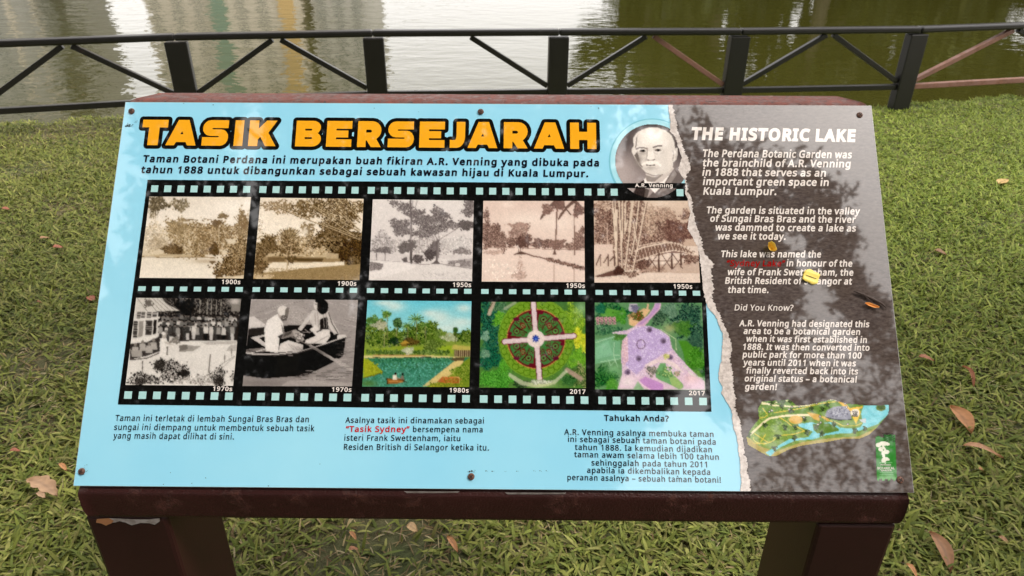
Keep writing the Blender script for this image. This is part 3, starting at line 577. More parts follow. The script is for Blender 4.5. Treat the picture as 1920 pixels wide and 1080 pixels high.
M['wall_beige'] = mat('beige_render', (0.62, 0.56, 0.47), 0.85)
M['wall_grey'] = mat('grey_render', (0.47, 0.455, 0.43), 0.85)
M['glass'] = mat('dark_window_glass', (0.10, 0.12, 0.115), 0.1)
M['teal'] = mat('green_glass_strip', (0.16, 0.26, 0.20), 0.2)
M['ochre'] = mat('ochre_render', (0.62, 0.42, 0.19), 0.85)
for k in ('wall_beige', 'wall_grey', 'ochre'):
    _n = NT(M[k]); c0 = M[k].node_tree.nodes['Principled BSDF'].inputs['Base Color'].default_value[:3]
    _n.base(_n.ramp(_n.noise(0.35, 5, 0.6, (1, 1, 0.4)), [(0.3, tuple(0.8 * q for q in c0)), (0.7, tuple(1.12 * q for q in c0))]))
def house(label, px0, px1, D, h, wall, strips, rows, cols, depth=9):
    x0, x1 = AX(px0) * D, AX(px1) * D
    z0 = 0.6
    cx = (x0 + x1) / 2
    root = empty('apartment_building', (cx, D, z0)); tag(root, label, 'building', 'buildings beyond the lake')
    hw = (x1 - x0) / 2
    b = MB(); b.obox((0, depth / 2, h / 2 - 0.5), (hw, 0, 0), (0, depth / 2, 0), (0, 0, h / 2 + 0.5)); b.build('wall', M[wall], root)
    b = MB(); b.obox((0, depth / 2, h + 0.30), (hw + 0.25, 0, 0), (0, depth / 2 + 0.25, 0), (0, 0, 0.30)); b.build('roof', M['wall_grey'], root)
    for fx0, fx1, mname in strips:
        b = MB(); b.obox((x0 - cx + (fx0 + fx1) / 2 * 2 * hw, -0.12, h / 2), ((fx1 - fx0) * hw, 0, 0), (0, 0.15, 0), (0, 0, h / 2 - 0.3)); b.build('facade_strip', M[mname], root)
    proto = None
    for r in range(rows):
        for c in range(cols):
            fx = (c + 0.5) / cols
            if any(a - 0.03 < fx < e + 0.03 for a, e, _ in strips): continue
            lx, lz = -hw + fx * 2 * hw, 2.0 + r * (h - 3.0) / rows
            if proto is None:
                b = MB(); b.obox((0, 0, 0), (hw / cols * 0.5, 0, 0), (0, 0.04, 0), (0, 0, 0.6)); wn = proto = b.build('window', M['glass'], root)
            else:
                wn = proto.copy(); link(wn, root)
            wn.location = (lx, -0.05, lz)
    return root
M['wall_conc'] = mat('weathered_concrete', (0.33, 0.325, 0.30), 0.9)
_n = NT(M['wall_conc']); _n.base(_n.ramp(_n.noise(1.4, 6, 0.7), [(0.35, (0.31, 0.31, 0.29)), (0.65, (0.48, 0.47, 0.45))]))
house('grey concrete tower mirrored at the left edge of the lake', -300, 118, 63, 29, 'wall_conc', [(0.80, 0.815, 'wall_beige'), (0.91, 0.92, 'wall_beige')], 7, 9)
house('beige apartment tower with a green glass strip, mirrored left of the sign', 288, 560, 64, 27, 'wall_beige', [(0.44, 0.54, 'teal'), (0.90, 1.0, 'ochre')], 7, 7)
house('grey apartment block joined behind the beige tower, mirrored over the sign title', 592, 690, 66, 25, 'wall_grey', [], 7, 3)

# canopy of the shade tree whose reflection lies on the panel
def mirror_px(P):
    """where a point above the viewer shows up on the glossy panel, in photo pixels"""
    d = (P - PT) @ PN
    Q = P - 2 * d[:, None] * PN
    q = Q - CAM; z = q @ FW
    return 960 + FPX * (q @ RT) / z, 540 - FPX * (q @ UP) / z, z
def inside(poly, x, y):
    p = np.asarray(poly, float); r = np.zeros(np.shape(x), bool); j = len(p) - 1
    for i in range(len(p)):
        (xi, yi), (xj, yj) = p[i], p[j]
        c = ((yi > y) != (yj > y)) & (x < (xj - xi) * (y - yi) / (yj - yi + 1e-12) + xi)
        r ^= c; j = i
    return r
def shade_tree():
    root = empty('shade_tree', (-2.6, -5.6, 0.0))
    tag(root, 'big spreading shade tree behind the viewer, mirrored on the glossy panel', 'tree')
    og = np.array([-2.6, -5.6, 0])
    tk = MB(); tips = []
    tk.tube([(0, 0, -0.3), (0.1, 0.1, 1.5), (0.0, 0.3, 3.4), (0.3, 0.7, 5.0)], [0.42, 0.33, 0.28, 0.2], 12)
    for k in range(13):
        a = k / 13 * 2 * math.pi + rng.uniform(-0.15, 0.15); R = rng.uniform(4.0, 8.5)
        e = np.array([R * math.cos(a), R * math.sin(a), rng.uniform(5.8, 7.8)])
        m = e * 0.5 + np.array([rng.uniform(-.4, .4), rng.uniform(-.4, .4), 1.6])
        tk.tube([(0.05, 0.3, 3.2 + 0.1 * k), m, e], [0.13, 0.075, 0.02], 7)
    tk.build('trunk', M['bark'], root, smooth=True)
    def leaves(N, x0, x1, y0, y1, size, near):
        P = np.stack([rng.uniform(x0, x1, N), rng.uniform(y0, y1, N), 5.0 + 2.4 * rng.random(N)], -1)
        X, Y = P[:, 0] + 90, P[:, 1] + 90
        cl = vnoise(X, Y, 1.5, 21) * 0.55 + vnoise(X, Y, 4.0, 22) * 0.30 + vnoise(X, Y, 11.0, 23) * 0.15
        keep = (cl > 0.20) & (np.hypot(P[:, 0] + 1.0, P[:, 1] + 5.0) < 12.0)
        mx, my, mz = mirror_px(P)
        seen = (mz > 0) & (mx > 20) & (mx < 1900) & (my > 60) & (my < 1060)
        keep &= seen if near else ~seen
        # uneven twiggy borders of the openings in the crown
        jx = mx + 44 * (vnoise(X, Y, 2.6, 31) - 0.5) + 46 * (vnoise(X, Y, 9.0, 33) - 0.5)
        jy = my + 44 * (vnoise(X, Y, 2.6, 32) - 0.5) + 46 * (vnoise(X, Y, 9.0, 34) - 0.5)
        ok = mz > 0
        frond = [[(1462, 190), (1490, 200), (1540, 285), (1585, 350), (1575, 395), (1535, 350), (1500, 290)], [(1560, 500), (1600, 520), (1672, 590), (1660, 610), (1590, 560)]]
        fr = np.zeros(N, bool)
        for h in frond: fr |= ok & inside(h, jx, jy)
        gap = np.zeros(N, bool)
        for h in ([(1440, 60), (1900, 60), (1900, 800), (1735, 760), (1690, 690), (1640, 590), (1590, 490), (1600, 420), (1560, 360), (1500, 290), (1462, 215)],
                  [(1455, 420), (1500, 410), (1560, 520), (1600, 640), (1560, 640), (1510, 560)],
                  [(40, 80), (268, 80), (262, 330), (232, 360), (240, 470), (215, 555), (150, 570), (40, 570)],
                  [(1085, 772), (1340, 772), (1345, 690), (1290, 690), (1260, 735), (1215, 790), (1100, 980), (1430, 980), (1420, 800), (1390, 772)],
                  [(440, 190), (500, 190), (480, 345), (520, 420), (470, 430), (430, 350)], [(640, 520), (690, 500), (680, 590), (650, 600)], [(1150, 190), (1180, 190), (1175, 330), (1150, 320)]):
            gap |= ok & inside(h, jx, jy)
        thin = np.zeros(N, bool)
        for h in ([(1390, 690), (1740, 690), (1800, 1010), (1380, 1010)], [(1480, 560), (1600, 600), (1700, 760), (1450, 720)]):
            thin |= ok & inside(h, jx, jy)
        open_ = vnoise(X, Y, 3.4, 41) * 0.6 + vnoise(X, Y, 9.0, 42) * 0.4 > 0.335
        keep &= ~(gap & ~fr) & ~(thin & open_)
        flecks = vnoise(X, Y, 7.0, 51) * 0.5 + vnoise(X, Y, 16.0, 52) * 0.5
        keep &= ~(ok & (flecks > 0.83))
        q = P - (P[:, 2:3] - 6.0) * np.array([0.527, -0.235, 1.0])           # the gap that lets the hazy sun onto the board
        keep &= ~(np.hypot((q[:, 0] - 2.6) / 1.9, (q[:, 1] + 0.3) / 1.2) + 0.25 * (cl - 0.5) < 1.0)
        P = P[keep]
        return cards_at(P, size, np.array(GREEN) * 0.4, 0.8), len(P)
    A, n1 = leaves(95000, -13, 13, -13, 1.6, 0.15, False)
    B, n2 = leaves(340000, -7.5, 7.5, -9.5, 1.0, 0.060, True)
    print('canopy leaves', n1, n2)
    cards_obj('crown', [(A[0] - og, A[1]), (B[0] - og, B[1])], root)
shade_tree()
for x, y, h, sp, lab in ((-15, -15, 11, 4.6, 'added round tree far left behind the viewer, blocking low sky'), (-7.5, -17, 12, 4.6, 'added round tree behind the viewer, left of the shade tree trunk, blocking low sky'), (0, -18, 12, 4.6, 'added round tree straight behind the viewer, blocking low sky'),
                         (7.5, -17, 12, 4.6, 'added round tree behind the viewer, right of the shade tree trunk, blocking low sky'), (15, -14, 11, 4.6, 'added round tree far right behind the viewer, blocking low sky')):  # unseen row added to keep the low sky behind the viewer dark
    t = tree(lab, (x, y), h, sp, GREEN, 0.30, 3200, 0.02, 'added trees behind the viewer that block low sky')
# ------------------------------------------------------------------ lakeside rail
def fence():
    base = on_z(1690, 206, 0.0)
    zt = 0.6
    for k in range(60):                            # height of the rail above that post's foot
        zt = 0.4 + k * 0.01
        if proj((base[0], base[1], zt))[1] < 57: break
    top = [(-470, 96), (-98, 85), (328, 69), (699, 62), (1048, 60), (1388, 59), (1722, 55), (2078, 42), (2440, 26)]
    P = [on_z(a, b, zt) for a, b in top]
    root = empty('lakeside_fence', (P[4][0], P[4][1], 0)); og = np.array([P[4][0], P[4][1], 0])
    tag(root, 'dark painted rail fence with posts and slanting braces along the lake edge', 'fence')
    b = lambda: MB()
    zb = 0.20
    for i, p in enumerate(P):
        d = P[min(i + 1, len(P) - 1)] - P[max(i - 1, 0)]; d /= np.linalg.norm(d); nrm = np.array([-d[1], d[0], 0])
        m = b(); bot = -0.5 if i < 6 else -0.12
        m.obox((p[0], p[1], (zt - 0.035 + bot) / 2), d * 0.082, nrm * 0.045, (0, 0, (zt - 0.035 - bot) / 2), 0.008)
        m.build('post', M['fence'], root, og)
    for i in range(len(P) - 1):
        a, c = P[i], P[i + 1]; d = (c - a) / np.linalg.norm(c - a); nrm = np.array([-d[1], d[0], 0])
        m = b(); m.beam(a + d * 0.001, c - d * 0.001, 0.095, 0.050, nrm, 0.014); m.build('top_rail', M['fence'], root, og)
        m = b(); q0, q1 = a * 1.0, c * 1.0; q0[2] = q1[2] = zb
        m.beam(q0 + d * 0.083, q1 - d * 0.083, 0.05, 0.045, nrm, 0.005)
        m.build('bottom_rail', M['fence_rust'] if i >= 6 else M['fence'], root, og)
        mid = (a + c) / 2
        for side in (0, 1):
            if i == 3 and side == 0: continue           # this bay has lost its left brace
            foot = (a + d * 0.085) if side == 0 else (c - d * 0.085)
            t0 = np.array([foot[0], foot[1], zb + 0.05]); t1 = mid + d * (0.03 if side else -0.03); t1[2] = zt - 0.035
            m = b(); m.beam(t0, t1, 0.045, 0.04, nrm, 0.004)
            rust = (i == 4 and side == 1) or (i >= 6 and side == 0)
            o = m.build('brace', M['fence_rust'] if rust else M['fence'], root, og)
            if rust: o['label'] = 'brace with faded red brown paint'
fence()

# ------------------------------------------------------------------ the sign: stand
FOOT = P3(PW / 2, PH); FOOT[2] = 0.0
SIGN = empty('information_sign', FOOT)
tag(SIGN, 'angled park information board with blue poster on a rusty brown steel stand', 'information sign')
K0 = -0.0045                                        # underside of the board
def stand():
    m = MB()
    bot = P3(0, PH, K0); topp = P3(0, 0, K0)
    fwd = np.array([0, 1.0, 0]) - PA * PA[1]; fwd /= np.linalg.norm(fwd); dn = np.array([0, 0, -1.0])
    # the flange behind the top edge: depth read from the photo
    up = -PB
    fl = 0.055
    prof = []                                       # (point at u = 0, inset)
    prof.append((bot + fwd * 0.004, 0.006))
    prof.append((bot + PB * 0.0085 + fwd * 0.0, 0.006))
    prof.append((bot + PB * 0.010 + dn * 0.001, 0.005))
    prof.append((bot + PB * 0.011 + dn * 0.006, 0.0045))
    prof.append((bot + PB * 0.011 + dn * 0.020, 0.004))
    prof.append((bot + PB * 0.011 + dn * 0.032, 0.004))
    prof.append((bot + PB * 0.011 + dn * 0.040, 0.006))
    prof.append((bot + PB * 0.011 + dn * 0.0445, 0.008))
    prof.append((bot + PB * 0.013 + dn * 0.047 + fwd * 0.006, 0.010))
    prof.append((bot + dn * 0.047 + fwd * 0.075, 0.012))
    prof.append((topp + fwd * (fl + 0.0) + dn * 0.060, 0.034))
    prof.append((topp + fwd * (fl + 0.004) + dn * 0.006 + up * 0.004, 0.034))
    prof.append((topp + fwd * fl + up * 0.005, 0.031))
    prof.append((topp + fwd * 0.012 + up * 0.006, 0.010))
    prof.append((topp + up * 0.004 + fwd * 0.002, 0.005))
    prof.append((topp + PB * 0.004, 0.005))
    def body(idx, name, mt, cap):
        q = MB(); NX = 60
        vs = []
        for i in idx:
            p, ins = prof[i]
            for x in np.linspace(ins, PW - ins, NX): vs.append(p + PA * x)
        fs = [(r * NX + c, r * NX + c + 1, (r + 1) * NX + c + 1, (r + 1) * NX + c) for r in range(len(idx) - 1) for c in range(NX - 1)]
        if cap:
            fs += [tuple(r * NX for r in range(len(idx)))[::-1], tuple(r * NX + NX - 1 for r in range(len(idx)))]
        q.add(vs, fs); o = q.build(name, mt, SIGN, FOOT)
        o.data.polygons.foreach_set('use_smooth', [len(p.vertices) == 4 for p in o.data.polygons])
        return o
    body(list(range(0, 10)), 'lower_rail', M['brown'], True)
    body(list(range(10, 16)), 'upper_rail', M['rusty'], True)
    # tray plate under the board
    q = MB(); q.add([P3(0.012, 0.004, K0), P3(PW - 0.012, 0.004, K0), P3(PW - 0.012, PH - 0.002, K0), P3(0.012, PH - 0.002, K0),
                     P3(0.034, 0.02, K0 - 0.04), P3(PW - 0.034, 0.02, K0 - 0.04), P3(PW - 0.034, PH - 0.02, K0 - 0.04), P3(0.034, PH - 0.02, K0 - 0.04)],
                    [(0, 1, 2, 3), (7, 6, 5, 4), (0, 4, 5, 1), (1, 5, 6, 2), (2, 6, 7, 3), (3, 7, 4, 0)])
    q.build('tray', M['brown'], SIGN, FOOT)
    # legs: rectangular posts under the lower rail
    front = bot + PB * 0.012 + dn * 0.045 + fwd * 0.002
    zt = front[2]
    legs = []
    for side in (0, 1):
        wleg = (0.121, 0.115)[side]
        x0 = 0.001 if side == 0 else PW - 0.009 - wleg
        q = MB()
        c = front + PA * (x0 + wleg / 2) + fwd * 0.075; c[2] = (zt - 0.06) / 2
        q.obox(c, PA * wleg / 2, fwd * 0.075, (0, 0, (zt + 0.06) / 2), 0.006)
        lg = q.build('leg', M['leg'], SIGN, FOOT)
        legs.append((x0, wleg, lg))
    # peeled paint under the lower rail, left leg
    pts = [(183, 973), (205, 971.5), (237, 973), (262, 974), (280, 974), (299, 971.5), (300, 977), (290, 984), (280, 981), (264, 980.5), (247, 985), (236, 980), (224, 977), (217, 979.5), (210, 980), (198, 984.5), (190, 980.5), (181, 979)]
    fy = front + fwd * -0.0008
    def on_front(px, py):
        d = ray(px, py); nn = -fwd
        return CAM + d * (((fy - CAM) @ nn) / (d @ nn))
    mesh_obj('peeled_patch', [on_front(*p) for p in pts], [tuple(range(len(pts)))], M['primer'], legs[0][2], FOOT)
    mesh_obj('rust_patch', [on_front(*p) - fwd * 0.0006 for p in ((182, 972.6), (205, 971), (214, 976), (209, 980.6), (199, 985), (190, 981), (180.5, 979.5))], [tuple(range(7))], M['primer_rust'], legs[0][2], FOOT)
    for px0, px1, py in ((757, 862, 922.6), (946, 1062, 925)):
        q = MB(); q.add([on_lip(px0, py - 1.6, bot), on_lip(px1, py - 1.3, bot), on_lip(px1 - 4, py + 1.4, bot), on_lip((px0 + px1) / 2, py + 2.0, bot), on_lip(px0 + 6, py + 1.8, bot)], [(0, 1, 2, 3, 4)])
        q.build('bare_lip', M['primer'], SIGN, FOOT)
def on_lip(px, py, bot):
    d = ray(px, py); p0 = bot + PB * 0.0113 + np.array([0, -0.0012, 0.0])
    nn = np.array([0, -1.0, 0])
    return CAM + d * (((p0 - CAM) @ nn) / (d @ nn))
stand()

# ------------------------------------------------------------------ the board and its print
q = MB()
TH_ = 0.004
q.add([P3(0, 0, -TH_), P3(PW, 0, -TH_), P3(PW, PH, -TH_), P3(0, PH, -TH_), P3(0, 0, -0.0002), P3(PW, 0, -0.0002), P3(PW, PH, -0.0002), P3(0, PH, -0.0002)],
      [(3, 2, 1, 0), (4, 5, 6, 7), (0, 1, 5, 4), (1, 2, 6, 5), (2, 3, 7, 6), (3, 0, 4, 7)])
PANEL = q.build('panel', M['acrylic'], SIGN, FOOT)
LAY = 0.00022
def flat(name, uvs, faces, mt, layer):
    return mesh_obj(name, [P3(a[0], a[1], layer * LAY) for a in uvs], faces, mt, PANEL, FOOT)

def signed_area(L):
    L = np.asarray(L); x, y = L[:, 0], L[:, 1]
    return 0.5 * np.sum(np.roll(x, 1) * y - x * np.roll(y, 1))
def offset_loop(L, d, rnd=False):
    """push a loop outwards (left-handed loops shrink), mitred or with round corners"""
    L = np.asarray(L, float); n = len(L); out = []
    for i in range(n):
        p0, p, p1 = L[i - 1], L[i], L[(i + 1) % n]
        e0 = p - p0; e1 = p1 - p
        l0, l1 = np.linalg.norm(e0), np.linalg.norm(e1)
        if l0 < 1e-9 or l1 < 1e-9: continue
        n0 = np.array([e0[1], -e0[0]]) / l0; n1 = np.array([e1[1], -e1[0]]) / l1
        cr = n0[0] * n1[1] - n0[1] * n1[0]; dt = float(n0 @ n1)
        if rnd and cr * d > 0 and dt < 0.94:
            a0 = math.atan2(n0[1], n0[0]); da = math.atan2(cr, dt); k = max(2, int(abs(da) / 0.3))
            for j in range(k + 1): a = a0 + da * j / k; out.append(p + d * np.array([math.cos(a), math.sin(a)]))
        else:
            m = n0 + n1; mm = m @ m
            if mm < 0.25: out += [p + n0 * d, p + n1 * d]
            else: out.append(p + m * (2 * d / mm) if mm > 1.2 else p + m * (d * 1.55 / math.sqrt(mm)))
    return np.array(out)
def fill(loops):
    """triangulate by non-zero winding"""
    vs, es = [], []
    for L in loops:
        n0 = len(vs); vs += [Vector((float(a), float(b))) for a, b in L]
        es += [(n0 + i, n0 + (i + 1) % len(L)) for i in range(len(L))]
    r = delaunay_2d_cdt(vs, es, [], 0, 1e-6)
    ov = np.array([tuple(v) for v in r[0]]); tr = np.array([tuple(f) for f in r[2] if len(f) == 3])
    c = ov[tr].mean(1); wn = np.zeros(len(c))
    for L in loops:
        L = np.asarray(L); a = L; b = np.roll(L, -1, 0)
        for (x0, y0), (x1, y1) in zip(a, b):
            left = (x1 - x0) * (c[:, 1] - y0) - (c[:, 0] - x0) * (y1 - y0)
            wn += ((y0 <= c[:, 1]) & (y1 > c[:, 1]) & (left > 0)).astype(int)
            wn -= ((y0 > c[:, 1]) & (y1 <= c[:, 1]) & (left < 0)).astype(int)
    tr = tr[wn > 0.5]
    used, inv = np.unique(tr, return_inverse=True)
    return ov[used], inv.reshape(-1, 3)
def poly_px(name, pts, mt, layer, holes=()):
    """flat print outlined in photo pixels on the board"""
    L = np.array([uv(*p) for p in pts])
    if signed_area(L) < 0: L = L[::-1]
    loops = [L]
    for h in holes:
        H = np.array([uv(*p) for p in h]);
        if signed_area(H) > 0: H = H[::-1]
        loops.append(H)
    v, t = fill(loops)
    return flat(name, v, t, mt, layer)

# ---- letterforms: outlines drawn as integer loops, 286 = cap height
GLY = {}
for line in GLYPHS.split('\n'):
    ch, rest = line[0], line[1:]
    adv, body = rest.split(':', 1)
    loops = [np.array([[int(q) for q in p.split()] for p in L.split(',')], float) for L in body.split('|')]
    big = max(loops, key=lambda L: abs(signed_area(L)))
    if signed_area(big) < 0: loops = [L[::-1] for L in loops]
    GLY[ch] = (float(adv), loops)
CAPH = 286.0
_cache = {}
def glyph(ch, weight):
    k = (ch, weight)
    if k not in _cache:
        loops = [L + (np.array([0, 10 + weight * 1.3]) if ch in 'ij' and L[:, 1].min() > 200 else 0) for L in GLY[ch][1]]
        if weight:
            loops = [offset_loop(L, weight) for L in loops]
        _cache[k] = fill(loops)
    return _cache[k]
def text_line(s, p0, p1, cap, weight=0.0, shear=0.0, track=0.0):
    """one line of writing from pixel p0 to p1 (baseline), cap height in pixels"""
    x = 0.0; vs = []; fs = []; n = 0; x_first = None; x_last = 0
    for ch in s:
        if ch == ' ':
            x += 104 + track * 1.4; continue
        v, t = glyph(ch, weight)
        a = v.copy(); a[:, 0] += x
        if x_first is None: x_first = a[:, 0].min()
        x_last = a[:, 0].max()
        vs.append(a); fs.append(t + n); n += len(a)
        x += GLY[ch][0] + track + weight * 1.2
    v = np.concatenate(vs); f = np.concatenate(fs)
    a, b = uv(*p0), uv(*p1)
    c = uv(p0[0], p0[1] - cap); sy = abs(c[1] - a[1]) / CAPH
    t = (v[:, 0] - x_first) / (x_last - x_first)
    out = a[None] + (b - a)[None] * t[:, None]
    out[:, 1] -= v[:, 1] * sy; out[:, 0] += v[:, 1] * sy * shear
    return out, f
def text(name, lines, mt, layer, **kw):
    V, F, n = [], [], 0
    for L in lines:
        s, p0, p1, cap = L[:4]; k = dict(kw)
        if len(L) > 4: k.update(L[4])
        v, f = text_line(s, p0, p1, cap, **k)
        V.append(v); F.append(f + n); n += len(v)
    return flat(name, np.concatenate(V), np.concatenate(F), mt, layer)

# background print
flat('poster_background', [(0.0007, 0.0007), (PW - 0.0012, 0.0007), (PW - 0.0012, PH - 0.0004), (0.0007, PH - 0.0004)], [(0, 1, 2, 3)], M['blue'], 0)

# ---- headline letters, drawn by hand: unit box per letter
def arc(cx, cy, rx, ry, a0, a1, n=9):
    return [(cx + rx * math.cos(math.radians(a)), cy + ry * math.sin(math.radians(a))) for a in np.linspace(a0, a1, n)]
SL0, SL1 = (0.31, 0.37), (0.62, 0.68)              # the thin slits
HEAD = {
 'T': [[(0, .70), (.27, .70), (.27, 0), (.68, 0), (.68, .70), (1, .70), (1, 1), (0, 1)]],
 'A': [[(0, 0), (.28, 0), (.345, .13), (.66, .13), (.72, 0), (1, 0), (.71, 1), (.36, 1)], [(.455, .44), (.51, .56), (.555, .44)]],
 'I': [[(0, 0), (1, 0), (1, 1), (0, 1)]],
 'H': [[(0, 0), (.34, 0), (.34, .34), (.66, .34), (.66, 0), (1, 0), (1, 1), (.66, 1), (.66, .65), (.34, .65), (.34, 1), (0, 1)]],
 'K': [[(0, 0), (.34, 0), (.34, .25), (.42, .36), (.62, 0), (1, 0), (.70, .52), (1, 1), (.62, 1), (.34, .68), (.34, 1), (0, 1)]],
 'E': [[(0, 0), (1, 0), (1, .29), (.38, .29), (.38, .36), (.86, .36), (.86, .63), (.38, .63), (.38, .70), (1, .70), (1, 1), (0, 1)]],
 'S': [[(0, 0)] + arc(.72, .32, .28, .32, -90, 90) + [(.38, .64), (.36, .665), (.38, .69), (.98, .69), (.98, 1)] + arc(.30, .69, .30, .31, 90, 270) + [(.62, .38), (.64, .355), (.62, .33), (0, .33)]],
 'B': [[(0, 0)] + arc(.66, .29, .34, .29, -90, 58) + [(.90, .55)] + arc(.66, .74, .31, .26, -35, 90) + [(0, 1)],
       [(.36, .29), (.36, .36), (.62, .36), (.66, .325), (.62, .29)], [(.36, .62), (.36, .69), (.60, .69), (.64, .655), (.60, .62)]],
 'R': [[(0, 0), (.36, 0), (.36, .25), (.40, .25), (.58, 0), (1, 0), (.80, .31)] + arc(.62, .64, .38, .36, -55, 90) + [(0, 1)],
       [(.36, .56), (.36, .67), (.55, .67), (.61, .615), (.55, .56)]],
 'J': [[(0, 0), (.45, 0)] + arc(.45, .42, .55, .42, -90, 0, 7) + [(1, 1), (.43, 1), (.43, .42), (.36, .30), (0, .30)]],
}
def headline():
    z5 = lambda x: 255 + x / 4.364
    z6 = lambda x: 695 + x / 4.364
    base = lambda x: 272.2 + (x - 268) * 0.0088
    cap = lambda x: 47.6 + (x - 268) * 0.0020
    spec = [('T', z5(62), z5(270), 1), ('A', z5(240), z5(488), 0), ('S', z5(546), z5(758), .5), ('I', z5(797), z5(870), 0), ('K', z5(916), z5(1142), 0),
            ('B', z5(1306), z5(1514), .3), ('E', z5(1558), z5(1764), .3), ('R', z5(1808), z6(82), 0), ('S', z6(143), z6(356), .5), ('E', z6(400), z6(606), .5),
            ('J', z6(648), z6(772), .3), ('A', z6(792), z6(1036), 0), ('R', z6(1088), z6(1284), 0), ('A', z6(1336), z6(1584), 0), ('H', z6(1632), z6(1845), .5)]
    ow = 7.2 / 1330 * 0.92 * 1.2                   # outline width in metres
    for word in (spec[:5], spec[5:]):
      OV, OF, on = [], [], 0; BV, BF, bn = [], [], 0; lay = 0
      for ch, x0, x1, ref in word:
        yb0 = base(x0); c = cap(x0)
        a = uv(x0, yb0 - ref * c); b = uv(x1, base(x1) - ref * c)
        u0, u1 = a[0], b[0]; vb = uv(x0, yb0)[1]; vb1 = uv(x1, base(x1))[1]; hh = vb - uv(x0, yb0 - c)[1]
        loops = []
        for L in HEAD[ch]:
            L = np.array(L); q = np.stack([u0 + (u1 - u0) * L[:, 0], -(vb + (vb1 - vb) * L[:, 0]) + hh * L[:, 1]], -1)
            loops.append(q)
        k = int(np.argmax([abs(signed_area(q)) for q in loops]))
        loops = [(q if (signed_area(q) > 0) == (i == k) else q[::-1]) for i, q in enumerate(loops)]
        v, t = fill(loops)
        OV.append(v * [1, -1]); OF.append(t + on); on += len(v)
        v, t = fill([offset_loop(loops[k], ow, True)])
        BV.append(np.c_[v * [1, -1], np.full(len(v), lay % 2)]); BF.append(t + bn); bn += len(v); lay += 1
      B = np.concatenate(BV)
      mesh_obj('headline_outline', [P3(a[0], a[1], (1.0 + 0.45 * a[2]) * LAY) for a in B], np.concatenate(BF), M['black'], PANEL, FOOT)
      flat('headline_lettering', np.concatenate(OV), np.concatenate(OF), M['orange'], 2.4)
headline()

# ---- film strip with its rows of sprocket holes
poly_px('film_strip', [(277, 337), (1296, 345), (1322, 530), (1334, 772), (221, 758.5)], M['film'], 1.6)
def sprockets():
    for (xa, xb, ya, yb, h0, h1) in ((283.6, 1281.4, 347.6, 355, 12.6, 13.0), (259.5, 1312.6, 536.8, 545.4, 8.8, 9.2), (233.3, 1325.2, 733.7, 745.9, 14.0, 14.0)):
        # five frames of eight holes
        total = xb - xa; pitch = total / (4 * 8.23 + 7 + 0.53); wd = 0.53 * pitch
        for fr in range(5):
            V, F = [], []
            for k in range(8):
                x0 = xa + (fr * 8.23 + k) * pitch; t = (x0 - xa) / total
                y = ya + (yb - ya) * t; h = h0 + (h1 - h0) * t
                if ya < 400 and fr == 4 and 2 < k < 7: continue
                n = len(V)
                p0, p1 = uv(x0, y + h * .5), uv(x0 + wd, y + h * .5)
                v0, v1 = uv(x0, y)[1], uv(x0, y + h)[1]
                if ya < 400 and fr == 4 and k == 7:
                    flat('sprocket_hole', [(p0[0], v0), (p1[0], v0), (p1[0], v1), (p0[0], v1)], [(0, 1, 2, 3)], M['hole'], 2.3); continue
                V += [(p0[0], v0), (p1[0], v0), (p1[0], v1), (p0[0], v1)]; F.append((n, n + 1, n + 2, n + 3))
            flat('sprocket_holes', V, F, M['hole'], 2.3)
sprockets()
